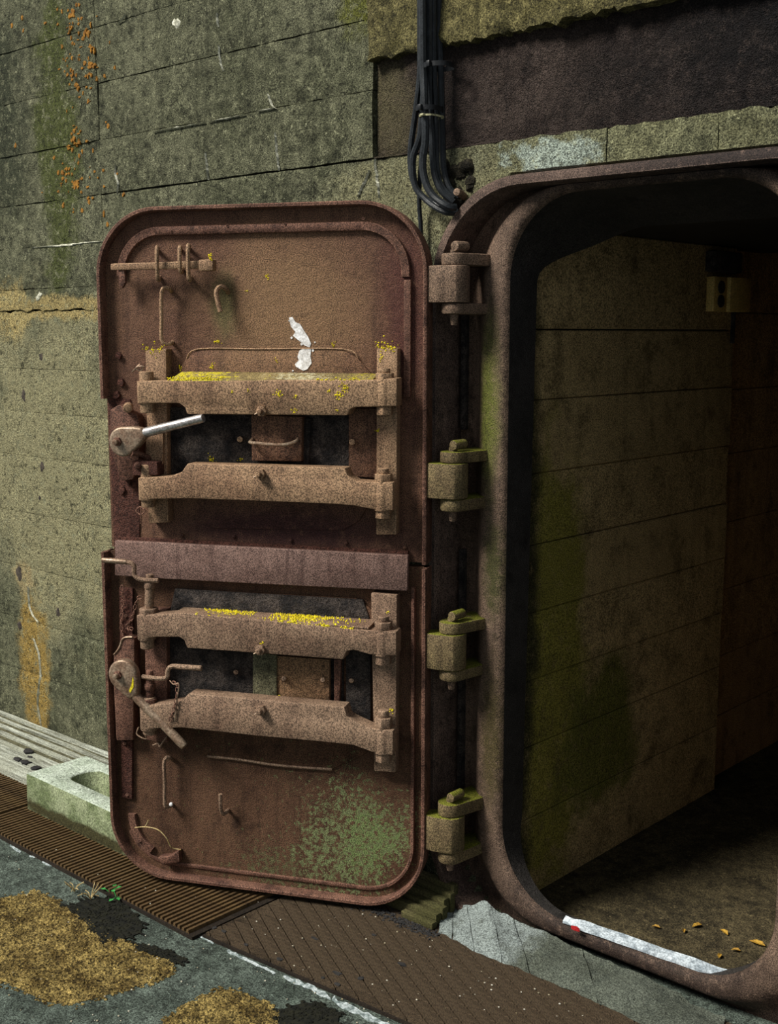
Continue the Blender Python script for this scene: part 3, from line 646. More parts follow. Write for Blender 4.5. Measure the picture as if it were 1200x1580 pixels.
# handle plate in the middle
hp = MB().prism([D2(387, 640, .04), D2(466, 643, .04), D2(465, 712, .04), D2(388, 711, .04)], -.04, -.008).build('handle_plate', M['panel_up'], up, bevel=.003)
rod(up, 'handle', [D(390, 677, .04), D(387, 681, .055), D(388, 683, .066), D(420, 686, .070), D(440, 686, .068), D(456, 681, .055), D(459, 677, .04)], .0045, M['worn_dark'], 8, 4, hp)
for px, py in ((370, 678), (543, 682)):
    MB().cyl(D(px, py, .01), D(px, py, .036), .0078, n=10).build('stud', M['bar'], up, bevel=.001)
# slide bolt
sb = MB().prism([D2(172, 407, .035), D2(325, 402, .035), D2(325, 414, .035), D2(172, 417, .035)], -.042, -.028).build('slide_bolt', M['bar'], up, bevel=.003)
MB().prism([D2(308, 401, .04), D2(330, 400, .04), D2(330, 418, .04), D2(308, 418, .04)], -.048, -.022).build('bolt_knob', M['bar'], sb, bevel=.003)
MB().prism([D2(183, 415, .035), D2(192, 415, .035), D2(194, 436, .035), D2(189, 445, .035), D2(184, 442, .035)], -.038, -.026).build('bolt_tab', M['rim'], sb, bevel=.003)
for px, y0, y1 in ((243, 381, 432), (278, 380, 420), (291, 378, 432)):
    st = [D(px, y0 + 6, 0), D(px, y0 + 1, .035), D(px - 1, y0 + 3, .052), D(px - 1, (y0+y1)/2, .056), D(px, y1 - 4, .052), D(px + 2, y1, .04), D(px + 3, y1 - 4, 0)]
    rod(up, 'staple', st, .0055, M['bar'], 8, 4)
# pull rod and hook
rod(up, 'pull_rod', [D(264, 450, 0), D(262, 446, .018), D(254, 444, .028), D(249, 452, .032), D(249, 490, .032), D(249, 522, .032), D(255, 531, .028), D(264, 530, .016), D(266, 528, 0)], .0052, M['bar'], 8, 4)
rod(up, 'hook', [D(352, 452, 0), D(349, 446, .014), D(341, 442, .024), D(334, 448, .032), D(335, 462, .036), D(340, 481, .037)], .0062, M['bar'], 8, 4)
# lever with bracket
br = MB().prism([D2(170, 632, .03), D2(184, 624, .03), D2(212, 640, .03), D2(216, 660, .03), D2(214, 722, .03), D2(205, 740, .03), D2(186, 742, .03), D2(170, 690, .03)], -.032, 0.002).build('lever_bracket', M['rim'], up, bevel=.004)
MB().cyl(D(198, 628, .02), D(197, 630, .062), .0135, .0125, n=14).build('bracket_bolt', M['bar'], br, bevel=.003)
def lever(leaf, boss, tip, neck, off, rb, mat, r0=.013, r1=.009, shank=None):
    c = D(*boss, off); n_ = D(*neck, off); t = D(*tip, off + .012)
    L = MB(); poly = []
    d = Vector((n_.x - c.x, n_.z - c.z)); L0 = d.length; d.normalize(); pz = Vector((-d.y, d.x))
    for k in range(17):
        a = math.radians(70 + 220*k/16); poly.append((c.x + (d.x*math.cos(a) + pz.x*math.sin(a))*rb, c.z + (d.y*math.cos(a) + pz.y*math.sin(a))*rb))
    for s_, w in ((L0*.75, rb*.62), (L0*1.1, r0*1.0)): poly.append((c.x + d.x*s_ - pz.x*w, c.z + d.y*s_ - pz.y*w))
    for s_, w in ((L0*1.1, r0*1.0), (L0*.75, rb*.62)): poly.append((c.x + d.x*s_ + pz.x*w, c.z + d.y*s_ + pz.y*w))
    o = MB().prism(poly, -off - .014, -off + .014).build('lever', mat, leaf, bevel=.007, seg=3)
    MB().tube(catmull([c + (n_ - c)*.6, n_, n_ + (t - n_)*.5, t], 4), [r0*.8]*4 + [r0]*4 + [(r0+r1)/2]*4 + [r1], 12).build('lever_shank', shank or mat, o, bevel=.002)
    MB().nut(c + Vector((-.012, -.010, .0)), .0125, .012).build('pivot_nut', M['rim'], o, bevel=.0015)
    MB().cyl(c + Vector((-.012, -.02, 0)), c + Vector((-.012, -.034, 0)), .0075, n=10).build('pivot_end', M['worn_dark'], o, bevel=.0015)
    return o
lever(up, (192, 681), (314, 645), (222, 668), .075, .040, M['worn_dark'], r1=.0112, shank=M['worn'])
rod(up, 'toggle', [D(240, 712, .03), D(225, 704, .05), D(213, 700, .07), D(203, 699, .085)], .007, M['rim'], 8, 4)
MB().prism([D2(207, 710, .06), D2(246, 712, .06), D2(247, 733, .06), D2(208, 733, .06)], -.075, -.03).build('latch_block', M['rough'], up, bevel=.004)
MB().cyl(D(212, 718, .06), D(212, 718, .095), .009, n=10).build('latch_knob', M['rim'], up, bevel=.003)
MB().prism([D2(226, 668, .04), D2(252, 668, .04), D2(252, 716, .04), D2(226, 716, .04)], -.044, -.03).build('latch_plate', M['bar'], up, bevel=.002)
# wire bits
rod(up, 'wire', [D(204, 574, .03), D(213, 566, .045), D(222, 566, .045), D(217, 572, .04), D(210, 568, .04), D(216, 562, .035)], .0022, M['worn_dark'], 6, 4)
rod(up, 'wire_ring', [D(217, 782, .045), D(224, 788, .045), D(217, 794, .045), D(210, 788, .045), D(217, 782, .045), D(217, 796, .045), D(217, 808, .04)], .0018, M['rim'], 6, 5)
# scale flakes on the left
for px, py in ((184, 548), (188, 590), (181, 610), (195, 700), (190, 755), (200, 742)):
    MB().prism([(a, b) for a, b in ragged(D(px, py).x, D(px, py).z, .009, .012, 7)], -.010, .0).build('rust_flake', M['rough'], up, bevel=.002)
# cover plate over the split
MB().prism([D2(177, 834, .03), D2(629, 857, .03), D2(628, 912, .03), D2(400, 901, .03), D2(250, 893, .03), D2(177, 888, .03)], -.030, -.012).build('cover_plate', M['plate'], up, bevel=.003)
MB().box(D(177, 860, .012).x, D(629, 880, .012).x, -.013, 0.001, .90 + .06, .995).build('cover_spacer', M['rough'], up)
# white paint splash and lichen
def flat_patch(leaf, name, mat, outline, off, th=.0015): return MB().prism([D2(x, y, off) for x, y in outline], -off - th, -off + .0005).build(name, mat, leaf)
flat_patch(up, 'paint_splash', M['paint'], [(446, 490), (451, 489), (456, 497), (463, 500), (469, 510), (475, 519), (480, 530), (478, 536), (470, 533), (462, 526), (452, 518), (456, 512), (449, 504)], .0)
flat_patch(up, 'paint_splash', M['paint'], [(462, 541), (470, 537), (480, 539), (479, 550), (481, 560), (474, 570), (468, 572), (457, 566), (455, 562), (461, 556), (459, 550)], .006)
for px, py, r in ((447, 495, 2), (483, 541, 2), (450, 521, 2.5), (486, 528, 1.6), (452, 572, 1.8), (472, 577, 2.2), (465, 531, 2)):
    flat_patch(up, 'paint_splash', M['paint'], [(px + r*math.cos(k)*rnd.uniform(.5, 1.3), py + r*math.sin(k)*rnd.uniform(.5, 1.3)) for k in (0, 1, 2, 3, 4, 5)], .006 if py > 538 else 0)
def lichen(leaf, spots, mat=None):
    mb = MB()
    for px, py, off, rad, cnt in spots:
        for k in range(int(cnt * 2.2)):
            x = px + rnd.gauss(0, rad * .8); y = py + rnd.gauss(0, rad * .8)
            c = D(x, y, off); s_ = rnd.uniform(.0010, .0032); n_ = 6; V = [c + Vector((0, -.002, 0))]
            for j in range(n_):
                a = 2*math.pi*j/n_; V.append(c + Vector((math.cos(a)*s_*rnd.uniform(.6, 1.2), .0006, math.sin(a)*s_*rnd.uniform(.6, 1.2))))
            mb.add(V, [(0, 1 + j, 1 + (j+1) % n_) for j in range(n_)])
    return tag(mb.build('yellow_lichen', mat or M['lichen'], leaf), kind='stuff')
lichen(up, [(324, 397, .048, 3, 8), (412, 427, 0, 2.4, 7), (380, 448, 0, 1.5, 2), (336, 526, 0, 3, 8), (514, 531, 0, 3, 7), (237, 539, .034, 6, 8), (226, 539, .034, 4, 6), (248, 539, .034, 4, 6),
            (592, 534, .034, 8, 12), (604, 537, .034, 5, 8), (587, 552, .034, 3, 6), (278, 568, .006, 2, 5), (327, 566, .006, 3, 8), (426, 556, .006, 2, 4), (430, 607, OFF, 3.5, 10), (455, 611, OFF, 2, 5), (533, 600, OFF, 4, 14), (523, 610, OFF, 4, 12), (529, 594, OFF, 4, 8), (455, 633, OFF, 3, 7), (519, 632, OFF, 2, 3),
            (358, 605, OFF, 2, 3), (383, 602, OFF, 2, 3), (508, 603, OFF, 2, 4), (583, 665, .034, 2, 6), (326, 708, .012, 4, 8), (371, 709, .012, 3, 5)] +
           [(262 + k*6.2, 586 - rnd.uniform(0, 3), OFF - .002, 2.2, 4) for k in range(14)] + [(490 + k*7, 586, OFF - .002, 1.5, 2) for k in range(10)])

# ================= lower leaf
hatch2 = [(272, 930), (290, 908), (550, 922), (575, 940), (598, 975), (598, 1130), (560, 1165), (512, 1186), (330, 1168), (300, 1158), (272, 1130)]
MB().prism([D2(*q) for q in hatch2], -0.006, 0.002).build('hatch_plate', M['panel_low'], lo, bevel=.0025)
rod(lo, 'weld_bead', [D(320, 1167, .006), D(370, 1172, .006), D(430, 1181, .007), D(512, 1187, .006)], .004, M['bar_low'], 6, 4)
MB().prism([D2(262, 975, .008), D2(530, 1000, .008), D2(530, 1100, .008), D2(262, 1082, .008)], -0.012, 0.002).build('gasket_panel', M['soot'], lo, bevel=.002)
MB().prism([D2(270, 908, .008), D2(560, 925, .008), D2(572, 960, .008), D2(262, 945, .008)], -0.010, 0.002).build('gasket_panel', M['soot'], lo, bevel=.002)
MB().prism([D2(534, 1000, .013), D2(572, 1003, .013), D2(572, 1110, .013), D2(534, 1106, .013)], -0.016, 0.002).build('gasket_panel_end', M['soot'], lo, bevel=.002)
MB().prism([D2(516, 1017, .02), D2(527, 1017, .02), D2(524, 1088, .02), D2(516, 1088, .02)], -0.026, 0.002).build('slot_rail', M['rim'], lo, bevel=.002)
MB().prism([D2(572, 915, .034), D2(612, 918, .034), D2(610, 1192, .034), D2(577, 1190, .034)], -0.034, 0.002).build('mounting_bar', M['bar_low'], lo, bevel=.003)
MB().prism([D2(222, 940, .034), D2(256, 940, .034), D2(258, 1146, .034), D2(226, 1142, .034)], -0.034, 0.002).build('mounting_bar', M['rim'], lo, bevel=.003)
b1 = bar(lo, [(210, 949), (250, 948), (284, 946), (420, 958), (571, 973), (611, 975), (611, 1012), (570, 1010), (545, 1003), (534, 1005), (529, 1018), (400, 1008), (288, 1000), (284, 988), (276, 983), (240, 983), (212, 987)], OFF, BACK, M['bar_low'])
sh = MB(); A = D2(264, 948, OFF); B = D2(568, 973, OFF)
for k in range(10):
    x0 = 264 + 30.4*k; x1 = x0 + 30.4
sh.prism([(-OFF + .003, A[1] - .006), (-.004, A[1] - .006), (-.004, A[1] + .004), (-OFF + .003, A[1] + .0005)], A[0], B[0], 'x')
sh.build('bar_shoulder', M['bar_low'], b1, bevel=.002)
bar(lo, [(216, 1090), (262, 1085), (280, 1082), (291, 1070), (531, 1091), (535, 1106), (545, 1112), (571, 1124), (606, 1128), (606, 1166), (572, 1160), (545, 1150), (500, 1145), (400, 1136), (280, 1123), (245, 1124), (216, 1126)], OFF, BACK, M['bar_low'])
pivot(lo, 592, 950, 972, 1010, 1024, M['bar_low']); pivot(lo, 592, 1095, 1123, 1160, 1174, M['bar_low'])
leftend(lo, 226, 950, 986, M['bar_low'], 938, 1000); leftend(lo, 230, 1090, 1125, M['bar_low'], 1075, 1132)
hexbolt(lo, 403, 1002, OFF, mat=M['bar_low']); hexbolt(lo, 404, 1095, OFF, mat=M['bar_low'])
MB().prism([D2(390, 1006, .03), D2(427, 1010, .03), D2(427, 1078, .03), D2(390, 1075, .03)], -.032, -.008).build('slide_plate', M['mossy_plate'], lo, bevel=.002)
MB().prism([D2(427, 1012, .026), D2(508, 1018, .026), D2(508, 1088, .026), D2(427, 1082, .026)], -.026, -.008).build('slide_plate', M['panel_up'], lo, bevel=.002)
for px, py, off in ((438, 1047, .026), (498, 1049, .026), (364, 1037, .012), (542, 1050, .016)):
    MB().cyl(D(px, py, off - .003), D(px, py, off + .016), .0075, .0062, n=10).build('stud', M['bar_low'], lo, bevel=.001)
# left cranks
cr = rod(lo, 'crank_rod', [D(158, 864, .075), D(180, 865, .075), D(200, 868, .075), D(207, 874, .075), D(207, 886, .075), D(214, 893, .075), D(226, 895, .072), D(244, 896, .07)], .0065, M['bar_low'], 8, 4)
MB().cyl(D(158, 864, .075), D(196, 867, .075), .0075, n=10).build('crank_grip', M['worn_dark'], cr, bevel=.002)
MB().cyl(D(231, 892, .06), D(231, 886, .06), .011, n=10).build('crank_cap', M['bar_low'], cr, bevel=.002)
pn = MB(); pn.cyl(D(231, 896, .06), D(230, 945, .06), .0125, n=12); sp = pn.build('spindle', M['bar_low'], lo, bevel=.002)
MB().cyl(D(231, 898, .06), D(231, 908, .06), .0155, n=12).build('spindle_collar', M['bar_low'], sp, bevel=.003)
MB().nut(D(230, 950, .06), .026, .022, axis=(0, 0, 1)).build('spindle_nut', M['bar_low'], sp, bevel=.002)
cr2 = rod(lo, 'crank_rod', [D(311, 1031, .075), D(285, 1029, .075), D(266, 1028, .075), D(259, 1034, .075), D(257, 1045, .075), D(245, 1047, .075), D(220, 1044, .07)], .0065, M['bar_low'], 8, 4)
MB().cyl(D(311, 1031, .075), D(272, 1028.5, .075), .0078, n=10).build('crank_grip', M['bar_low'], cr2, bevel=.002)
sp2 = MB().cyl(D(231, 1042, .06), D(231, 1086, .06), .0115, n=12).build('spindle', M['rim'], lo, bevel=.002)
MB().cyl(D(231, 1054, .06), D(231, 1064, .06), .0155, n=12).build('spindle_collar', M['rim'], sp2, bevel=.003)
MB().nut(D(231, 1088, .06), .022, .02, axis=(0, 0, 1)).build('spindle_nut', M['rim'], sp2, bevel=.002)
MB().cyl(D(231, 1044, .06), D(231, 1034, .06), .010, n=10).build('spindle_tip', M['rim'], sp2, bevel=.002)
# lever bracket and lever
br2 = MB().prism([D2(176, 1010, .03), D2(190, 984, .03), D2(197, 981, .03), D2(208, 984, .03), D2(208, 1030, .03), D2(206, 1142, .03), D2(180, 1142, .03), D2(176, 1060, .03)], -.034, 0.002).build('lever_bracket', M['rim'], lo, bevel=.004)
rod(lo, 'bracket_edge', [D(176, 1010, .034), D(184, 1000, .034), D(190, 985, .034), D(204, 983, .034)], .003, M['worn_dark'], 6, 4, br2)
lv = lever(lo, (192, 1040), (285, 1152), (208, 1072), .075, .043, M['worn_dark'], .0135, .0115)
flat = MB().prism([D2(205, 1044, .0895), D2(206, 1050, .0895), D2(206, 1060, .0895), D2(201, 1069, .0895), D2(199, 1066, .0895), D2(203, 1056, .0895)], -.0902, -.088).build('lever_glint', M['lichen'], lv)  # yellowish reflection on the lever, painted as a flat patch in lichen colour
# chains
def chain(leaf, pts, name='chain'):
    path = catmull(pts, 6); mb = MB(); acc = 0; last = path[0]; k = 0
    for i in range(1, len(path)):
        seg = path[i] - path[i-1]; acc += seg.length
        if acc > .011:
            acc = 0; c = path[i]; d = (c - last).normalized(); last = c
            side = Vector((0, 1, 0)) if k % 2 else d.cross(Vector((0, 1, 0))).normalized()
            loop = [c + d*(.0085*math.cos(2*math.pi*j/8)) + side*(.0045*math.sin(2*math.pi*j/8)) for j in range(8)]
            mb.tube(loop, .0014, 5, closed=True); k += 1
    return mb.build(name, M['rim'], leaf)
chain(lo, [D(188, 899, .02), D(189, 930, .018), D(187, 960, .016), D(189, 984, .018)])
chain(lo, [D(222, 921, .02), D(212, 925, .02), D(205, 950, .018), D(196, 968, .016), D(206, 970, .03)])
chain(lo, [D(264, 1052, .07), D(273, 1058, .085), D(271, 1082, .09), D(266, 1100, .09), D(262, 1112, .088)])
rod(lo, 'wire', [D(262, 1050, .075), D(268, 1056, .085), D(276, 1056, .088), D(272, 1085, .09), D(270, 1112, .088)], .0018, M['worn_dark'], 6, 5)
rod(lo, 'wire_ring', [D(214, 1122, .05), D(211, 1132, .05), D(218, 1138, .05), D(226, 1140, .045), D(222, 1130, .05)], .002, M['bar_low'], 6, 5)
rod(lo, 'wire_ring', [D(258, 1136, .05), D(252, 1144, .05), D(246, 1152, .048), D(244, 1147, .045), D(236, 1150, .04)], .0022, M['bar_low'], 6, 5)
# pull rod, L hook
pr = rod(lo, 'pull_rod', [D(266, 1172, 0), D(263, 1169, .018), D(257, 1169, .027), D(253, 1178, .031), D(254, 1205, .031), D(254, 1236, .031), D(256, 1245, .028), D(264, 1243, .015), D(266, 1241, 0)], .0052, M['bar_low'], 8, 4)
MB().ball(D(264, 1241, .026), .006).build('rod_tip', M['paint'], pr)
rod(lo, 'hook', [D(352, 1250, 0), D(350, 1252, .016), D(345, 1256, .028), D(341, 1250, .033), D(340, 1238, .035), D(340, 1225, .036)], .0055, M['bar_low'], 8, 4)
MB().prism([D2(244, 1322, .02), D2(262, 1320, .02), D2(276, 1312, .02), D2(278, 1330, .02), D2(250, 1334, .02)], -.024, .002).build('stop_lug', M['rim'], lo, bevel=.004)
# lichen along the top of the lower clamp bar
spots = []
def bz(x): return 947.5 + (x - 284) * (973 - 946) / 287
for k in range(34):
    x = rnd.choice([rnd.uniform(298, 380), rnd.uniform(410, 520), rnd.uniform(410, 480), rnd.uniform(470, 560)])
    if rnd.random() < .5: spots.append((x, bz(x) - 1, OFF - .002, 2.4, 5))
lichen(lo, spots + [(1, 1, 0, 0, 0)] + [(598, 945, .034, 2, 4), (604, 1097, .034, 2.5, 6), (425, 1079, .03, 2.5, 6), (487, 1085, .026, 2.5, 4), (404, 992, OFF, 2, 3)])
mb = MB()
zz = A[1] + .0012
for k in range(700):
    x = A[0] + (B[0]-A[0]) * rnd.choice([rnd.uniform(.12, .4), rnd.uniform(.5, .72), rnd.gauss(.6, .07), rnd.gauss(.75, .08), rnd.gauss(.25, .05)]); y = -.012 - abs(rnd.gauss(0, .035))
    if y < -.083: y = -rnd.uniform(.05, .083)
    s_ = rnd.uniform(.0012, .0042); c = Vector((x, y, zz + (1 + y/.085)*.003)); V = [c + Vector((0, 0, .004))]
    for j in range(6):
        a = math.pi/3*j; V.append(c + Vector((math.cos(a)*s_*rnd.uniform(.6, 1.2), math.sin(a)*s_*rnd.uniform(.6, 1.2), -.0012)))
    mb.add(V, [(0, 1 + j, 1 + (j+1) % 6) for j in range(6)])
tag(mb.build('yellow_lichen', M['lichen'], lo), kind='stuff')

# ================================================================== CABLES
def wpt(px, py, y): return on_wall(px, py, y)
cables = [
    ('thick black cable on the left edge of the hanging bundle', .0078, [(648, -60, -.04), (648, 60, -.04), (648, 110, -.045), (643, 160, -.045), (634, 225, -.045), (634, 262, -.045), (642, 290, -.045), (658, 308, -.045), (680, 318, -.045), (702, 318, -.03)]),
    ('black cable making the lowest loop towards the frame', .0085, [(655, -60, -.055), (656, 60, -.055), (656, 110, -.055), (652, 165, -.06), (648, 210, -.06), (637, 245, -.06), (640, 285, -.055), (655, 306, -.05), (676, 322, -.05), (692, 328, -.045), (706, 326, -.03)]),
    ('thick black cable in the middle of the hanging bundle', .0095, [(651, -60, -.074), (652, 60, -.074), (653, 110, -.074), (655, 165, -.080), (656, 215, -.082), (652, 250, -.080), (656, 280, -.078), (668, 302, -.074), (690, 318, -.068), (703, 320, -.05)]),
    ('black cable right of centre with pale cut end', .0085, [(662, -60, -.05), (662, 60, -.05), (662, 110, -.05), (663, 165, -.05), (666, 215, -.05), (668, 250, -.05), (672, 275, -.05), (682, 296, -.045), (700, 312, -.03)]),
    ('slim black cable hanging on the right of the bundle', .0065, [(669, -60, -.04), (669, 60, -.04), (670, 110, -.04), (672, 165, -.04), (673, 220, -.04), (675, 262, -.04), (682, 288, -.04), (700, 306, -.025)]),
    ('rearmost black cable flat against the wall', .0085, [(678, -60, -.02), (678, 60, -.02), (680, 120, -.02), (682, 200, -.02), (684, 255, -.02), (692, 288, -.022), (708, 304, -.01)]),
    ('slim black cable dropping straight down behind the door', .0058, [(657, -60, -.03), (657, 110, -.03), (655, 180, -.035), (650, 240, -.04), (647, 290, -.035), (647, 320, -.03), (649, 350, -.025), (650, 400, -.02), (651, 480, -.02)]),
]
for lab, r, pts in cables:
    o = MB().tube(catmull([wpt(*q) for q in pts], 6), r, 8).build('cable', M['cable']); tag(o, lab, 'cable', 'cables hanging beside the door frame')
def tie(px0, px1, py, y0, y1, lab, mat, w=.006):
    a = wpt(px0, py, y1); b = wpt(px1, py, y1); zc = a.z; e = empty('cable_tie', (a.x, y1, zc)); tag(e, lab, 'cable tie')
    loop = rrect(a.x, b.x, y1, y0, min(abs(b.x-a.x), y0-y1)*.45, 4)
    inner = rrect(a.x+.002, b.x-.002, y1+.002, y0-.002, min(abs(b.x-a.x), y0-y1)*.4, 4)
    n_ = len(loop); V = [(x, y, zc - w) for x, y in loop] + [(x, y, zc + w) for x, y in loop] + [(x, y, zc - w) for x, y in inner] + [(x, y, zc + w) for x, y in inner]
    Fc = []
    for k in range(n_):
        j = (k+1) % n_; Fc += [(k, j, n_+j, n_+k), (2*n_+k, 3*n_+k, 3*n_+j, 2*n_+j), (n_+k, n_+j, 3*n_+j, 3*n_+k), (k, 2*n_+k, 2*n_+j, j)]
    MB().add(V, Fc).build('band', mat, e)
    m = (a + b) / 2; MB().box(m.x - .004, m.x + .008, y1 - .008, y1 + .002, zc - w*1.2, zc + w*1.2).build('lock_head', mat, e, bevel=.002)
    return e
tie(643, 680, 102, -.012, -.088, 'upper black cable tie round the hanging cable bundle', M['tie'])
tie(634, 662, 168, -.02, -.092, 'lower black cable tie round the left cables', M['tie'])
tie(641, 663, 179, -.025, -.093, 'thin pale yellow cable tie just below the black one', M['tie_pale'], .0022)
stub = MB().tube(catmull([wpt(716, 304, 0.005), wpt(712, 300, -.03), wpt(704, 296, -.06)], 4), .0095, 12).build('anchor_rod', M['hinge'], bevel=.002); tag(stub, 'short rusty rod stub sticking out beside the cable loop', 'rod')
rub = MB(); 
c0 = wpt(704, 288, 0.0)
for k in range(14):
    rub.ball(c0 + Vector((rnd.uniform(-.05, .05), rnd.uniform(-.004, .010), rnd.uniform(-.05, .05))), (rnd.uniform(.014, .028), .018, rnd.uniform(.014, .028)), 8, 5)
tag(rub.build('broken_recess_rubble', M['rubble'], jitter=.010, jscale=40), 'dark crumbled hole in the wall where the cables enter', 'rubble', kind='stuff')

# ================================================================== FLOOR PIECES
# ribbed plates: ribs run away from the wall line
def edge_y(x): return -.604 if x < -.531 else -.5745 + (x + .51) * .08      # front edge of the plates
def ribbed(x0, x1, y1, lab):
    e = empty('ribbed_floor_plate', (x0, y1, -.012)); tag(e, lab, 'floor plate')
    MB().prism([(x0, edge_y(x0)), (x1, edge_y(x1)), (x1, y1), (x0, y1)], -.014, -.005, 'z').build('plate', M['groove'], e)
    n_ = int((x1-x0)/.0185)
    r0 = MB(); r0.prism([(-.0068, -.001), (-.0042, .0085), (.0042, .0085), (.0068, -.001)], -1.0, 0.0, 'y'); me = r0.mesh('rib', M['rib'])
    for k in range(n_):
        x = x0 + .0185*(k + .5)
        o = bpy.data.objects.new('rib', me); COL.objects.link(o); o.parent = e; o.location = (x - x0, -.003, .0068 + rnd.uniform(-.0006, .0006)); o.scale.y = y1 - edge_y(x) - .009
    return e
ribbed(-2.6, -1.632, -.10, 'ribbed rusty floor plate at the left edge by the pale board')
ribbed(-1.626, -.535, -.10, 'ribbed rusty floor plate under the door and block')
# diamond tread plate
tp = empty('diamond_tread_plate', (0.25, -.36, -.012)); tag(tp, 'dark rusty floor plate with raised diamond tread in the doorway', 'floor plate')
PX0, PX1, PY1 = -.528, 1.4, -.03
MB().prism([(PX0, edge_y(PX0)), (PX1, edge_y(PX1)), (PX1, PY1), (PX0, PY1)], -.014, -.0065, 'z').build('plate', M['groove'], tp)
da, db = math.radians(-26.8), math.radians(14.3); SA, SB = .037, .030
va, vb = Vector((math.cos(da), math.sin(da))), Vector((math.cos(db), math.sin(db))); sn = math.sin(db - da)
ea, eb = va * (SB / sn), vb * (SA / sn)      # cell edge vectors
def clip_plate(poly, m):
    for nx_, ny_, d_ in ((1, 0, PX0 + m), (-1, 0, -(PX1 - m)), (0, -1, -(PY1 - m)), (-.08, 1, -.5745 + .51*.08 + m)):
        out = []
        for i in range(len(poly)):
            a, b = poly[i], poly[(i+1) % len(poly)]; fa = a.x*nx_ + a.y*ny_ - d_; fb = b.x*nx_ + b.y*ny_ - d_
            if fa >= 0: out.append(a)
            if (fa >= 0) != (fb >= 0): out.append(a + (b - a) * (fa / (fa - fb)))
        poly = out
        if len(poly) < 3: return []
    return poly
def cell_poly(c, ga, gb): return [c + ea*ga*s1 + eb*gb*s2 for s1, s2 in ((1, 1), (-1, 1), (-1, -1), (1, -1))]
GA, GB = .452, .46
cells = []; cut_cells = []
for i in range(-60, 90):
    for j in range(-60, 90):
        c = Vector((-.5, -.3)) + ea * i + eb * j
        if abs(c.x - .43) > 1.1 or abs(c.y + .3) > .4: continue
        P = cell_poly(c, GA, GB); Q = clip_plate(P, .006)
        if len(Q) == 4 and all((a - b).length < 1e-7 for a, b in zip(P, Q)): cells.append(c)
        elif len(Q) >= 3: cut_cells.append(Q)
def lozenge(mb=None, c=Vector((0, 0))):
    mb = mb or MB(); V = [(q.x, q.y, -.0066) for q in cell_poly(c, GA, GB)] + [(q.x, q.y, .0) for q in cell_poly(c, GA - .03, GB - .025)]
    return mb.add(V, [(4, 5, 6, 7)] + [(k, (k+1) % 4, 4+(k+1) % 4, 4+k) for k in range(4)])
def vis(c):
    v = Vector((c.x, c.y, 0)) - CAM; w = v.dot(FWD); x = 600 + F_PX*v.dot(RIGHT)/w; y = 790 - F_PX*v.dot(CUP)/w; return w, (0 < x < 1200 and 1370 < y < 1600)
cells.sort(key=lambda c: (not vis(c)[1], vis(c)[0]))
lm = lozenge().mesh('tread_lozenge', M['tread'])
for c in cells[:300]:
    o = bpy.data.objects.new('tread_lozenge', lm); COL.objects.link(o); o.parent = tp; o.location = (c.x - .25, c.y + .36, .012 + rnd.uniform(-.0006, .0004))
mb = MB()
for c in cells[300:]: lozenge(mb, c)
for Q in cut_cells: mb.prism([(q.x, q.y) for q in Q], -.0066, -.0003, 'z')
tag(mb.build('tread_lozenges_rest', M['tread'], tp), kind='stuff')

# old white paint line along the plates
pl = empty('painted_edge_line', (-.5, -.6, -.014)); tag(pl, 'flaking white painted line along the front edge of the floor plates', 'paint line')
def floor_patch(pts, z0=-.016, z1=-.0125, jit=0.0):
    P = [(on_floor(x, y, -.013).x, on_floor(x, y, -.013).y) for x, y in pts]; return MB().prism(P, z0, z1, 'z')
def ragged_strip(path, w, n=5):
    pts = catmull([Vector((x, y, 0)) for x, y in path], n); L = []; Rr = []
    for i, q in enumerate(pts):
        e = 0.25 if i in (0, len(pts)-1) else 1
        L.append((q.x, q.y - w*e*rnd.uniform(.1, .55))); Rr.append((q.x, q.y + w*e*rnd.uniform(.05, .45)))
    return L + Rr[::-1]
for path, w in (([(15, 1304), (22, 1309), (32, 1314)], 9), ([(45, 1321), (54, 1323)], 5), ([(65, 1330), (80, 1336)], 6), ([(140, 1367), (148, 1370), (158, 1372)], 5), ([(195, 1394), (208, 1399), (221, 1401)], 10), ([(228, 1411), (240, 1415), (256, 1419)], 10),
                ([(272, 1427), (284, 1431)], 3), ([(300, 1441), (318, 1449), (330, 1456)], 6), ([(350, 1467), (375, 1478), (400, 1490), (425, 1502)], 9), ([(437, 1506), (460, 1516), (485, 1527), (510, 1541)], 15), ([(512, 1542), (540, 1556), (575, 1572), (610, 1590)], 20)):
    floor_patch(ragged_strip(path, w * .75)).build('paint_flake', M['line_paint'], pl)
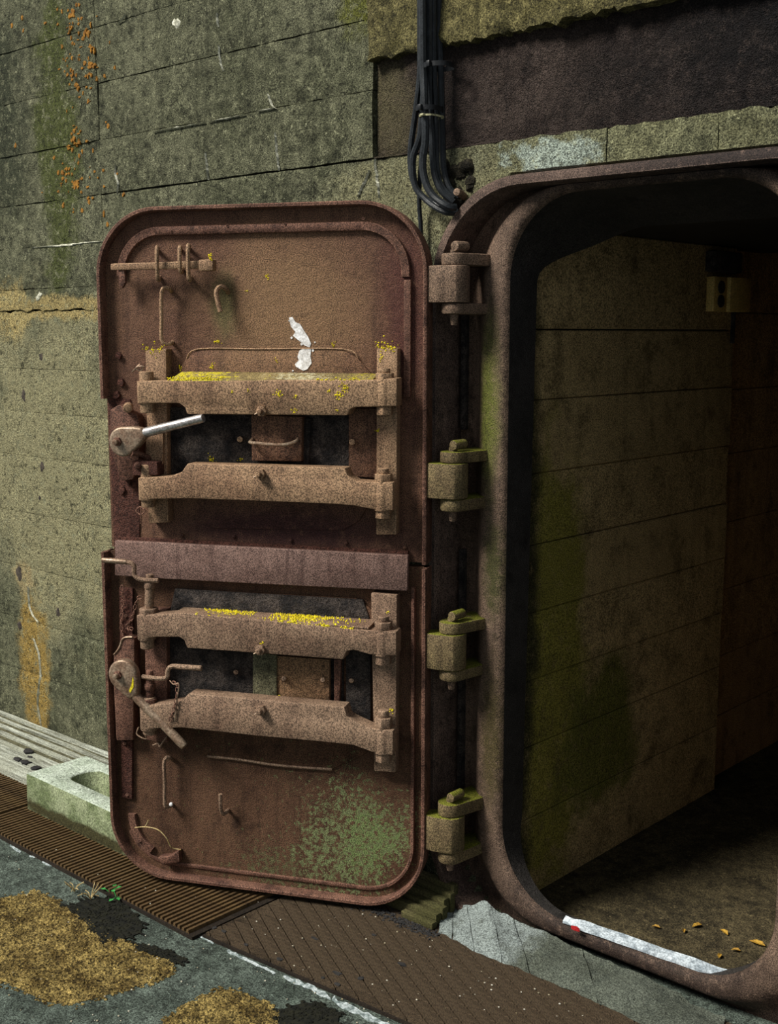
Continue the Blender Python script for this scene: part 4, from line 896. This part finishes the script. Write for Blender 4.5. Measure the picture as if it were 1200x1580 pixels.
# ochre gravel patches (exposed aggregate)
def gravel(outline, lab, cnt):
    e_pts = [on_floor(x, y, -.013) for x, y in outline]; poly = [(q.x, q.y) for q in e_pts]
    mb = MB(); mb.prism(poly, -.016, -.0125, 'z')
    xs = [q[0] for q in poly]; ys = [q[1] for q in poly]; k = 0
    def inside(x, y):
        r_ = False; j = len(poly) - 1
        for i in range(len(poly)):
            if (poly[i][1] > y) != (poly[j][1] > y) and x < (poly[j][0]-poly[i][0])*(y-poly[i][1])/(poly[j][1]-poly[i][1]) + poly[i][0]: r_ = not r_
            j = i
        return r_
    while k < cnt:
        x = rnd.uniform(min(xs), max(xs)); y = rnd.uniform(min(ys), max(ys)); k += 1
        if not inside(x + rnd.gauss(0, .010), y + rnd.gauss(0, .010)): continue
        s_ = rnd.uniform(.0025, .0065); a = rnd.uniform(0, 6.28); V = []
        for j in range(5): t_ = a + j*1.2566; V.append((x + math.cos(t_)*s_*rnd.uniform(.7, 1.2), y + math.sin(t_)*s_*rnd.uniform(.7, 1.2), -.013))
        V.append((x + rnd.uniform(-.3, .3)*s_, y + rnd.uniform(-.3, .3)*s_, -.013 + s_*rnd.uniform(.4, .9)))
        mb.add(V, [(j, (j+1) % 5, 5) for j in range(5)])
    o = mb.build('gravel_patch', M['gravel'], angle=20); tag(o, lab, 'gravel', kind='stuff')
def rag_out(pts, k=4, j=5):
    out = []
    for i in range(len(pts)):
        a, b = pts[i], pts[(i+1) % len(pts)]
        for q in range(k): t = q/k; out.append((a[0] + (b[0]-a[0])*t + rnd.uniform(-j, j), a[1] + (b[1]-a[1])*t + rnd.uniform(-j, j)*.6))
    return out
gravel(rag_out([(-40, 1392), (30, 1382), (58, 1374), (85, 1390), (125, 1415), (150, 1440), (200, 1455), (268, 1490), (255, 1510), (195, 1528), (110, 1552), (60, 1538), (-40, 1500)]), 'large ochre patch of exposed gravel at bottom left', 9000)
gravel(rag_out([(255, 1575), (290, 1548), (340, 1524), (375, 1535), (420, 1552), (432, 1580), (400, 1620), (260, 1620)]), 'small ochre gravel patch beside the white line at the bottom', 3500)
# dark moss in the low spot and the weeds on it
def mossy(outline, lab, n_):
    poly = [(on_floor(x, y, -.013).x, on_floor(x, y, -.013).y) for x, y in outline]; mb = MB().prism(poly, -.016, -.011, 'z')
    cx = sum(q[0] for q in poly)/len(poly); cy = sum(q[1] for q in poly)/len(poly)
    for k in range(n_ * 6):
        q = rnd.choice(poly); t = rnd.random()**.55 * 1.12; mb.ball((cx + (q[0]-cx)*t + rnd.gauss(0, .006), cy + (q[1]-cy)*t, -.012), (rnd.uniform(.002, .006), rnd.uniform(.002, .006), rnd.uniform(.002, .005)), 5, 3)
    tag(mb.build('moss_patch', M['moss_dark']), lab, 'moss', kind='stuff')
mossy(rag_out([(102, 1398), (125, 1392), (150, 1385), (185, 1385), (200, 1400), (222, 1425), (218, 1440), (190, 1450), (160, 1450), (125, 1418)], 2, 3), 'black damp moss patch at the edge of the gravel', 160)
mossy(rag_out([(205, 1455), (240, 1462), (285, 1478), (280, 1488), (250, 1478), (215, 1468)], 2, 2), 'narrow dark moss tongue right of the gravel', 60)
mossy(rag_out([(430, 1560), (470, 1548), (500, 1552), (525, 1566), (520, 1590), (430, 1590)], 2, 3), 'dark moss patch by the white line at bottom centre', 70)
def weed(px, py, n_, h, lab, straw=False):
    b = on_floor(px, py, -.012); e = empty('weed', b); tag(e, lab, 'weed')
    for k in range(n_):
        a = rnd.uniform(0, 6.28); l = h * rnd.uniform(.6, 1.1); d = Vector((math.cos(a), math.sin(a), 0))
        tip = b + d*l*.7 + Vector((0, 0, l*rnd.uniform(.3, .9)))
        MB().tube(catmull([b, b + d*l*.25 + Vector((0, 0, l*.4)), tip], 3), .0012, 5).build('stem', M['straw'] if straw else M['leaf_green'], e)
        if not straw:
            s_ = .0085; x = d.cross(Vector((0, 0, 1))); V = [tip, tip + d*s_ + x*s_*.8 + Vector((0, 0, .002)), tip + d*s_*2.1, tip + d*s_ - x*s_*.8 + Vector((0, 0, .002)), tip + d*s_ - Vector((0, 0, .0015))]
            MB().add(V, [(0, 1, 2), (0, 2, 3), (0, 4, 1), (1, 4, 2), (2, 4, 3), (3, 4, 0)]).build('leaf', M['leaf_green'], e)
weed(170, 1380, 7, .028, 'small green clover weed by the plate edge')
weed(180, 1388, 4, .018, 'tiny green weed right of the clover')
weed(106, 1297, 4, .016, 'tiny green weed in front of the concrete block')
weed(140, 1388, 9, .05, 'tuft of dry yellow grass on the dark moss', True)
weed(115, 1376, 8, .045, 'reddish dry grass tuft left of the dark moss', True)
# debris on the plates
for px, py in ((330, 1432), (345, 1437), (380, 1458), (432, 1480), (485, 1448), (520, 1502), (498, 1509), (520, 1519), (557, 1510), (577, 1443), (620, 1488)):
    q = on_floor(px, py); MB().prism(ragged(q.x, q.y, rnd.uniform(.006, .015), rnd.uniform(.004, .008), 9), -.001, .0014, 'z').build('rust_crust', M['debris'], tp)

# concrete block with cored holes
cbk = empty('concrete_block', (-1.3, -.32, 0)); tag(cbk, 'pale mossy hollow concrete block lying left of the door', 'block')
bx0, bx1, by0, by1, bz1 = -1.605, -.985, -.437, -.205, .124
holes = [(-1.475, -1.20, -.368, -.262)]
core = MB()
for k, (h0, h1, g0, g1) in enumerate(holes):
    X0, X1 = bx0, bx1
    inn = rrect(h0, h1, g0, g1, .045, 6); m = len(inn); outr = []
    for (x, y) in inn:
        cx, cy = (h0+h1)/2, (g0+g1)/2; dx, dy = x-cx, y-cy
        hx = (X1-cx) if dx > 0 else (cx-X0); hy = (by1-cy) if dy > 0 else (cy-by0)
        t = min(hx/abs(dx) if abs(dx) > 1e-6 else 1e9, hy/abs(dy) if abs(dy) > 1e-6 else 1e9); outr.append((cx+dx*t, cy+dy*t))
    # make sure the four outer corners are exact
    for (qx, qy) in ((X0, by0), (X1, by0), (X1, by1), (X0, by1)):
        b_ = min(range(m), key=lambda i: (outr[i][0]-qx)**2 + (outr[i][1]-qy)**2); outr[b_] = (qx, qy)
    tap = [((x-(h0+h1)/2)*.72 + (h0+h1)/2, (y-(g0+g1)/2)*.72 + (g0+g1)/2) for x, y in inn]
    V = [(x, y, bz1) for x, y in outr] + [(x, y, bz1) for x, y in inn] + [(x, y, .02) for x, y in tap] + [(x, y, 0.0) for x, y in outr]
    Fc = []
    for i in range(m):
        j = (i+1) % m; Fc += [(i, j, m+j, m+i), (m+i, m+j, 2*m+j, 2*m+i), (i, 3*m+i, 3*m+j, j)]
    Fc += [[2*m+i for i in range(m)], [3*m+i for i in range(m-1, -1, -1)]]
    core.add(V, Fc)
def blockmat():
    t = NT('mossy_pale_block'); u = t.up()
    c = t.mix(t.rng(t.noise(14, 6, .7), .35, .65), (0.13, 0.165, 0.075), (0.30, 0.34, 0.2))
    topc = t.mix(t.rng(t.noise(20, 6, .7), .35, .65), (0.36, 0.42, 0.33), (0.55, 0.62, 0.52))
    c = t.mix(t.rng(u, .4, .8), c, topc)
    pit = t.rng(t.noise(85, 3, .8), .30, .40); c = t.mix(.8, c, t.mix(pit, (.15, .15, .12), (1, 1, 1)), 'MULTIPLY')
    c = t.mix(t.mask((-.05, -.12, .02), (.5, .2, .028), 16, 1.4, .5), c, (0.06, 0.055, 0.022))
    g = t.noise(190, 3); c = t.mix(.6, c, t.mix(t.rng(g, .34, .66), (.35, .35, .35), (1.6, 1.6, 1.6)), 'MULTIPLY')
    return t.finish(c, .92, 0, t.ma('ADD', t.noise(40, 7, .75), t.ma('MULTIPLY', pit, .3)), .8, .012, .2)
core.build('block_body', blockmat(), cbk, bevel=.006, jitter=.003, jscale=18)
# weathered board along the wall base
def board(x0, x1, prof, lab, base):
    bd = empty('weathered_board', base); tag(bd, lab, 'board')
    n_ = len(prof); m = int((x1-x0)/.05); V = []; Fc = []
    for i in range(m+1):
        x = x0 + (x1-x0)*i/m
        for y_, z_ in prof: V.append((x, y_ + (.004*noise.noise((x*4, y_*9, 2)) if y_ < -.02 else 0), max(0.0, z_ + .003*noise.noise((x*6, y_*22, 5)) * (z_ > 0))))
    for i in range(m):
        for k in range(n_): Fc.append((i*n_+k, i*n_+(k+1) % n_, (i+1)*n_+(k+1) % n_, (i+1)*n_+k))
    Fc += [list(range(n_)), [m*n_+k for k in range(n_-1, -1, -1)]]
    MB().add(V, Fc).build('board_body', M['timber_pale'], bd, angle=30)
    return bd
groove = [(-.196, .0), (-.196, .026), (-.170, .030), (-.167, .006), (-.146, .006), (-.143, .032), (-.124, .034), (-.121, .006), (-.102, .006), (-.099, .036), (-.084, .038), (-.081, .008), (-.063, .008), (-.060, .040), (-.048, .041), (-.045, .010), (-.030, .010), (-.027, .044), (-.012, .046), (-.012, .0)]
gbd = board(-3.4, -.95, groove, 'pale weathered grooved timber board lying along the wall base', (-2.2, -.1, 0))
for ya_, yb_, zz_ in ((-.1685, -.1445, .026), (-.1225, -.1005, .029), (-.0825, -.0615, .032), (-.0465, -.0285, .035)):
    MB().box(-3.39, -.96, ya_, yb_, .005, zz_).build('groove_dirt_shade', M['mossy_plate'], gbd)  # dark strips filling the grooves stand for both their shade and dirt
board(-3.4, -1.63, [(-.325, .0), (-.325, .022), (-.31, .027), (-.262, .029), (-.257, .022), (-.252, .03), (-.206, .031), (-.206, .0)], 'flat pale timber board with dirt clods in front of the grooved board', (-2.5, -.27, 0))
for px, py, r, lab in ((44, 1160, .02, 'largest black dirt clod at the back of the pale flat board'), (26, 1172, .015, 'leftmost black dirt clod on the pale flat board'), (40, 1177, .02, 'middle black dirt clod on the pale flat board'), (55, 1186, .018, 'black dirt clod on the pale board next to the block'), (47, 1169, .010, 'smallest black dirt clod on the pale flat board')):
    q = on_floor(px, py, .03); q.y = max(q.y, -.30); o = MB().prism(ragged(q.x, q.y, r*1.2, r*.8, 9), .028, .036, 'z').build('dirt_clod', M['debris'], bevel=.003, jitter=.003, jscale=60)
    tag(o, lab, 'dirt clod', 'dirt clods on the pale board')
# mossy timber under the hinge side
tb = empty('timber_block', (-.35, -.09, 0)); tag(tb, 'short mossy grooved timber wedged on the floor beneath the hinge edge', 'timber')
for k in range(6):
    y0 = -.165 + k*.0235
    MB().box(-.2 if k == 0 else -.5, -.085 - .006*k + rnd.uniform(-.006, .006), y0 + .0012, y0 + .0225, .0, .020 + .0105*k + rnd.uniform(-.002, .002)).build('wood_ridge', M['timber_moss'], tb, bevel=.003)
dirt = MB()
for k in range(700):
    x = rnd.uniform(-.6, -.06); y = -.180 + rnd.gauss(0, .011) ; dirt.ball((x, y, .0), (rnd.uniform(.002, .006), rnd.uniform(.002, .005), rnd.uniform(.001, .004)), 5, 3)
tag(dirt.build('dirt_line', M['debris']), 'line of dark dirt crumbs in front of the timber', 'dirt', kind='stuff')

# cement fillet against the frame foot
cf = empty('cement_fillet', (.3, -.1, 0)); tag(cf, 'cracked pale grey cement strip along the foot of the door frame', 'cement strip')
lowp = [(676, 1440), (705, 1452), (735, 1470), (765, 1482), (800, 1494), (830, 1508), (870, 1524), (915, 1544), (960, 1566), (1010, 1590), (1100, 1640)]
uppp = [(684, 1396), (704, 1404), (722, 1401), (752, 1396), (772, 1412), (806, 1428), (842, 1442), (890, 1466), (935, 1488), (1000, 1512), (1120, 1582)]
LP = [on_floor(x, y, .0) for x, y in lowp]; UP_ = [on_wall(x, y, -.035) for x, y in uppp]
def lerp_list(L, t):
    f = t * (len(L) - 1); i = min(int(f), len(L) - 2); return L[i].lerp(L[i+1], f - i)
cuts = [0, .075, .19, .33, .46, .72, 1.0]
for ci, (t0, t1) in enumerate(zip(cuts, cuts[1:])):
    nu = max(5, int((t1-t0)*70)); nv = 9; V = []; Fc = []; mb = MB()
    for i in range(nu+1):
        for j in range(nv+1):
            v = j/nv; t = t0 + (t1-t0)*i/nu
            wob = .006*noise.noise((v*5, ci*7.3 + (0 if i == 0 else 1)*1.0, 3)) if i in (0, nu) else 0
            t = min(1, max(0, t + wob + (.0022 if i == 0 and ci else 0) - (.0022 if i == nu and ci < 5 else 0)))
            a, b = lerp_list(LP, t), lerp_list(UP_, t)
            p_ = a.lerp(b, v); x, y = p_.x, p_.y
            z = max(.0, p_.z) + .008*math.sin(math.pi*min(1, v*.9 + .04)) + .005*noise.noise((x*14, y*14, 1)) + .004*noise.noise((x*45, y*45, 2))
            if j == 0: y += .008*noise.noise((x*30, 3, 1)); z = .0
            if j == nv: z += .012*noise.noise((x*26, 5, 9)) + .006
            V.append((x, y, max(z, .0)))
    B0 = len(V)
    for i in range(nu):
        for j in range(nv): k = i*(nv+1)+j; Fc.append((k, k+nv+1, k+nv+2, k+1))
    V += [(v[0], v[1], -.004) for v in V[:B0]]
    for j in range(nv):
        Fc.append((j, j+1, B0+j+1, B0+j)); k = nu*(nv+1)+j; Fc.append((k+1, k, B0+k, B0+k+1))
    for i in range(nu):
        k = i*(nv+1)+nv; Fc.append((k, k+nv+1, B0+k+nv+1, B0+k))
    mb.add(V, Fc).build('cement_slab', M['cement'], cf, angle=40)
# threshold strip
ts = empty('threshold_strip', (.47, .03, .06)); tag(ts, 'bright silvery white metal strip lying on the doorway sill', 'threshold strip')
V = []; Fc = []; mb = MB(); N = 40
for i in range(N+1):
    x = .205 + (.735-.205)*i/N; w = 1 if 2 < i < N-2 else .5
    yc_ = .010 + (x - .2)*.06; ya = yc_ - .014 + .003*noise.noise((x*20, 1, 1)) + (.012*(1-w)); yb_ = yc_ + .016 + .004*noise.noise((x*24, 5, 1)) - .012*(1-w); z = .0665 + .004*noise.noise((x*12, 2, 2)) + (.008 if i > N-5 else 0)
    V += [(x, ya, .0605), (x, ya + .001, z), (x, yb_ - .004, z + .009), (x, yb_, z + .006), (x, yb_, .0605)]
for i in range(N):
    for k in range(5): Fc.append((i*5+k, i*5+(k+1) % 5, (i+1)*5+(k+1) % 5, (i+1)*5+k))
Fc += [(0, 1, 2, 3, 4), tuple(N*5+k for k in (4, 3, 2, 1, 0))]
mb.add(V, Fc).build('strip', M['alu'], ts, angle=40)
q = on_floor(889, 1432, .07); MB().prism(ragged(q.x, q.y - .004, .011, .004, 8, .3), .066, .0745, 'z').build('red_mark', M['red'], ts)

# ================================================================== INSIDE THE DOORWAY
jb = empty('junction_box', (-.04, 1.2, 1.6)); tag(jb, 'small yellowed electrical box on the inner wall', 'junction box')
a = on_side(1108, 426, 0.0); b = on_side(1157, 482, 0.0); m_ = on_side(1127, 450, .0)
MB().box(-.041, .0, m_.y, b.y, b.z, a.z).build('cover', M['boxcover'], jb, bevel=.003)
MB().box(-.041, -.012, a.y, m_.y - .001, b.z, a.z).build('socket_plate', M['boxcover'], jb, bevel=.003)
for z_ in (.70, .30):
    c = Vector((-.013, (a.y + m_.y)/2, b.z + (a.z-b.z)*z_)); MB().cyl(c, c + Vector((.006, 0, 0)), .02, n=14).build('socket_hole', M['soot'], jb, bevel=.001)
c1 = on_side(1106, 386, 0.0); c2 = on_side(1146, 424, 0.0)
db_ = MB().box(-.041, -.002, c1.y, c2.y, c2.z + .004, c1.z).build('dark_fixture', M['soot'], bevel=.006); tag(db_, 'black box fixed above the yellowed electrical box', 'fixture')
MB().tube([Vector((-.034, b.y - .05, b.z)), Vector((-.034, b.y - .05, b.z - .10))], .008, 8).build('conduit', M['soot'], jb)
for px, py, s_, lab in ((1168, 1455, .022, 'largest dry yellow leaf on the inner floor, nearest the right edge'), (1117, 1438, .016, 'slanted dry yellow leaf left of the largest leaf'), (1075, 1428, .016, 'brown dry leaf at the back of the leaf scatter'),
                         (1055, 1436, .010, 'tiny dry leaf left of the brown leaf'), (1012, 1430, .011, 'leftmost small dry leaf on the inner floor'), (1110, 1475, .012, 'small dry leaf below the slanted yellow leaf'), (1063, 1483, .016, 'flat olive dry leaf close behind the metal sill strip'), (1135, 1466, .012, 'small dry leaf below and left of the largest leaf')):
    q = on_floor(px, py, -.015); e = MB(); a0 = rnd.uniform(0, 3.1); d = Vector((math.cos(a0), math.sin(a0), 0)); x = Vector((-d.y, d.x, 0)); up_ = Vector((0, 0, 1))
    V = [q - d*s_, q - d*s_*.3 + x*s_*.45 + up_*.004, q + d*s_*.5 + x*s_*.35 + up_*.005, q + d*s_, q + d*s_*.5 - x*s_*.35 + up_*.003, q - d*s_*.3 - x*s_*.45 + up_*.005, q + up_*.001]
    V2 = [v - up_*.0012 for v in V]; Fc = [(i, (i+1) % 6, 6) for i in range(6)] + [(7+(i+1) % 6, 7+i, 13) for i in range(6)] + [(i, 7+i, 7+(i+1) % 6, (i+1) % 6) for i in range(6)]
    o = e.add(V + V2, Fc).build('fallen_leaf', M['leaf_dry']); tag(o, lab, 'leaf', 'dry leaves inside the doorway')

# dry stem caught on the lower door leaf
def W(px, py, off):
    v = D(px, py, off); return HINGE + EX*v.x - NY*off + Vector((0, 0, v.z))
ds = empty('dry_grass_stem', W(262, 1310, .05)); tag(ds, 'thin dry curved grass stem caught in the lower corner of the door', 'grass stem')
MB().tube(catmull([W(208, 1277, .04), W(225, 1276, .05), W(243, 1280, .055), W(256, 1292, .055), W(263, 1306, .05), W(268, 1309, .045), W(279, 1311, .04)], 5), .0016, 6).build('stem', M['straw'], ds)
MB().tube(catmull([W(223, 1277, .05), W(227, 1270, .05), W(229, 1265, .05)], 3), .0014, 6).build('stem_branch', M['straw'], ds)

# pale grit scattered over plates and asphalt
gr = MB()
for k in range(420):
    px = rnd.uniform(10, 980); py = rnd.uniform(1300, 1578); q = on_floor(px, py, 0)
    if q.y > -.2 or py < 1250 + px*.25: continue
    z0 = -.001 if q.y > edge_y(q.x) else -.0135; r_ = rnd.choice([.0012, .0015, .002, .003])
    gr.ball((q.x, q.y, z0 + r_*.4), (r_, r_*.8, r_*.6), 5, 3)
tag(gr.build('grit', M['grit']), 'pale grit specks scattered over the floor plates and asphalt', 'grit', kind='stuff')
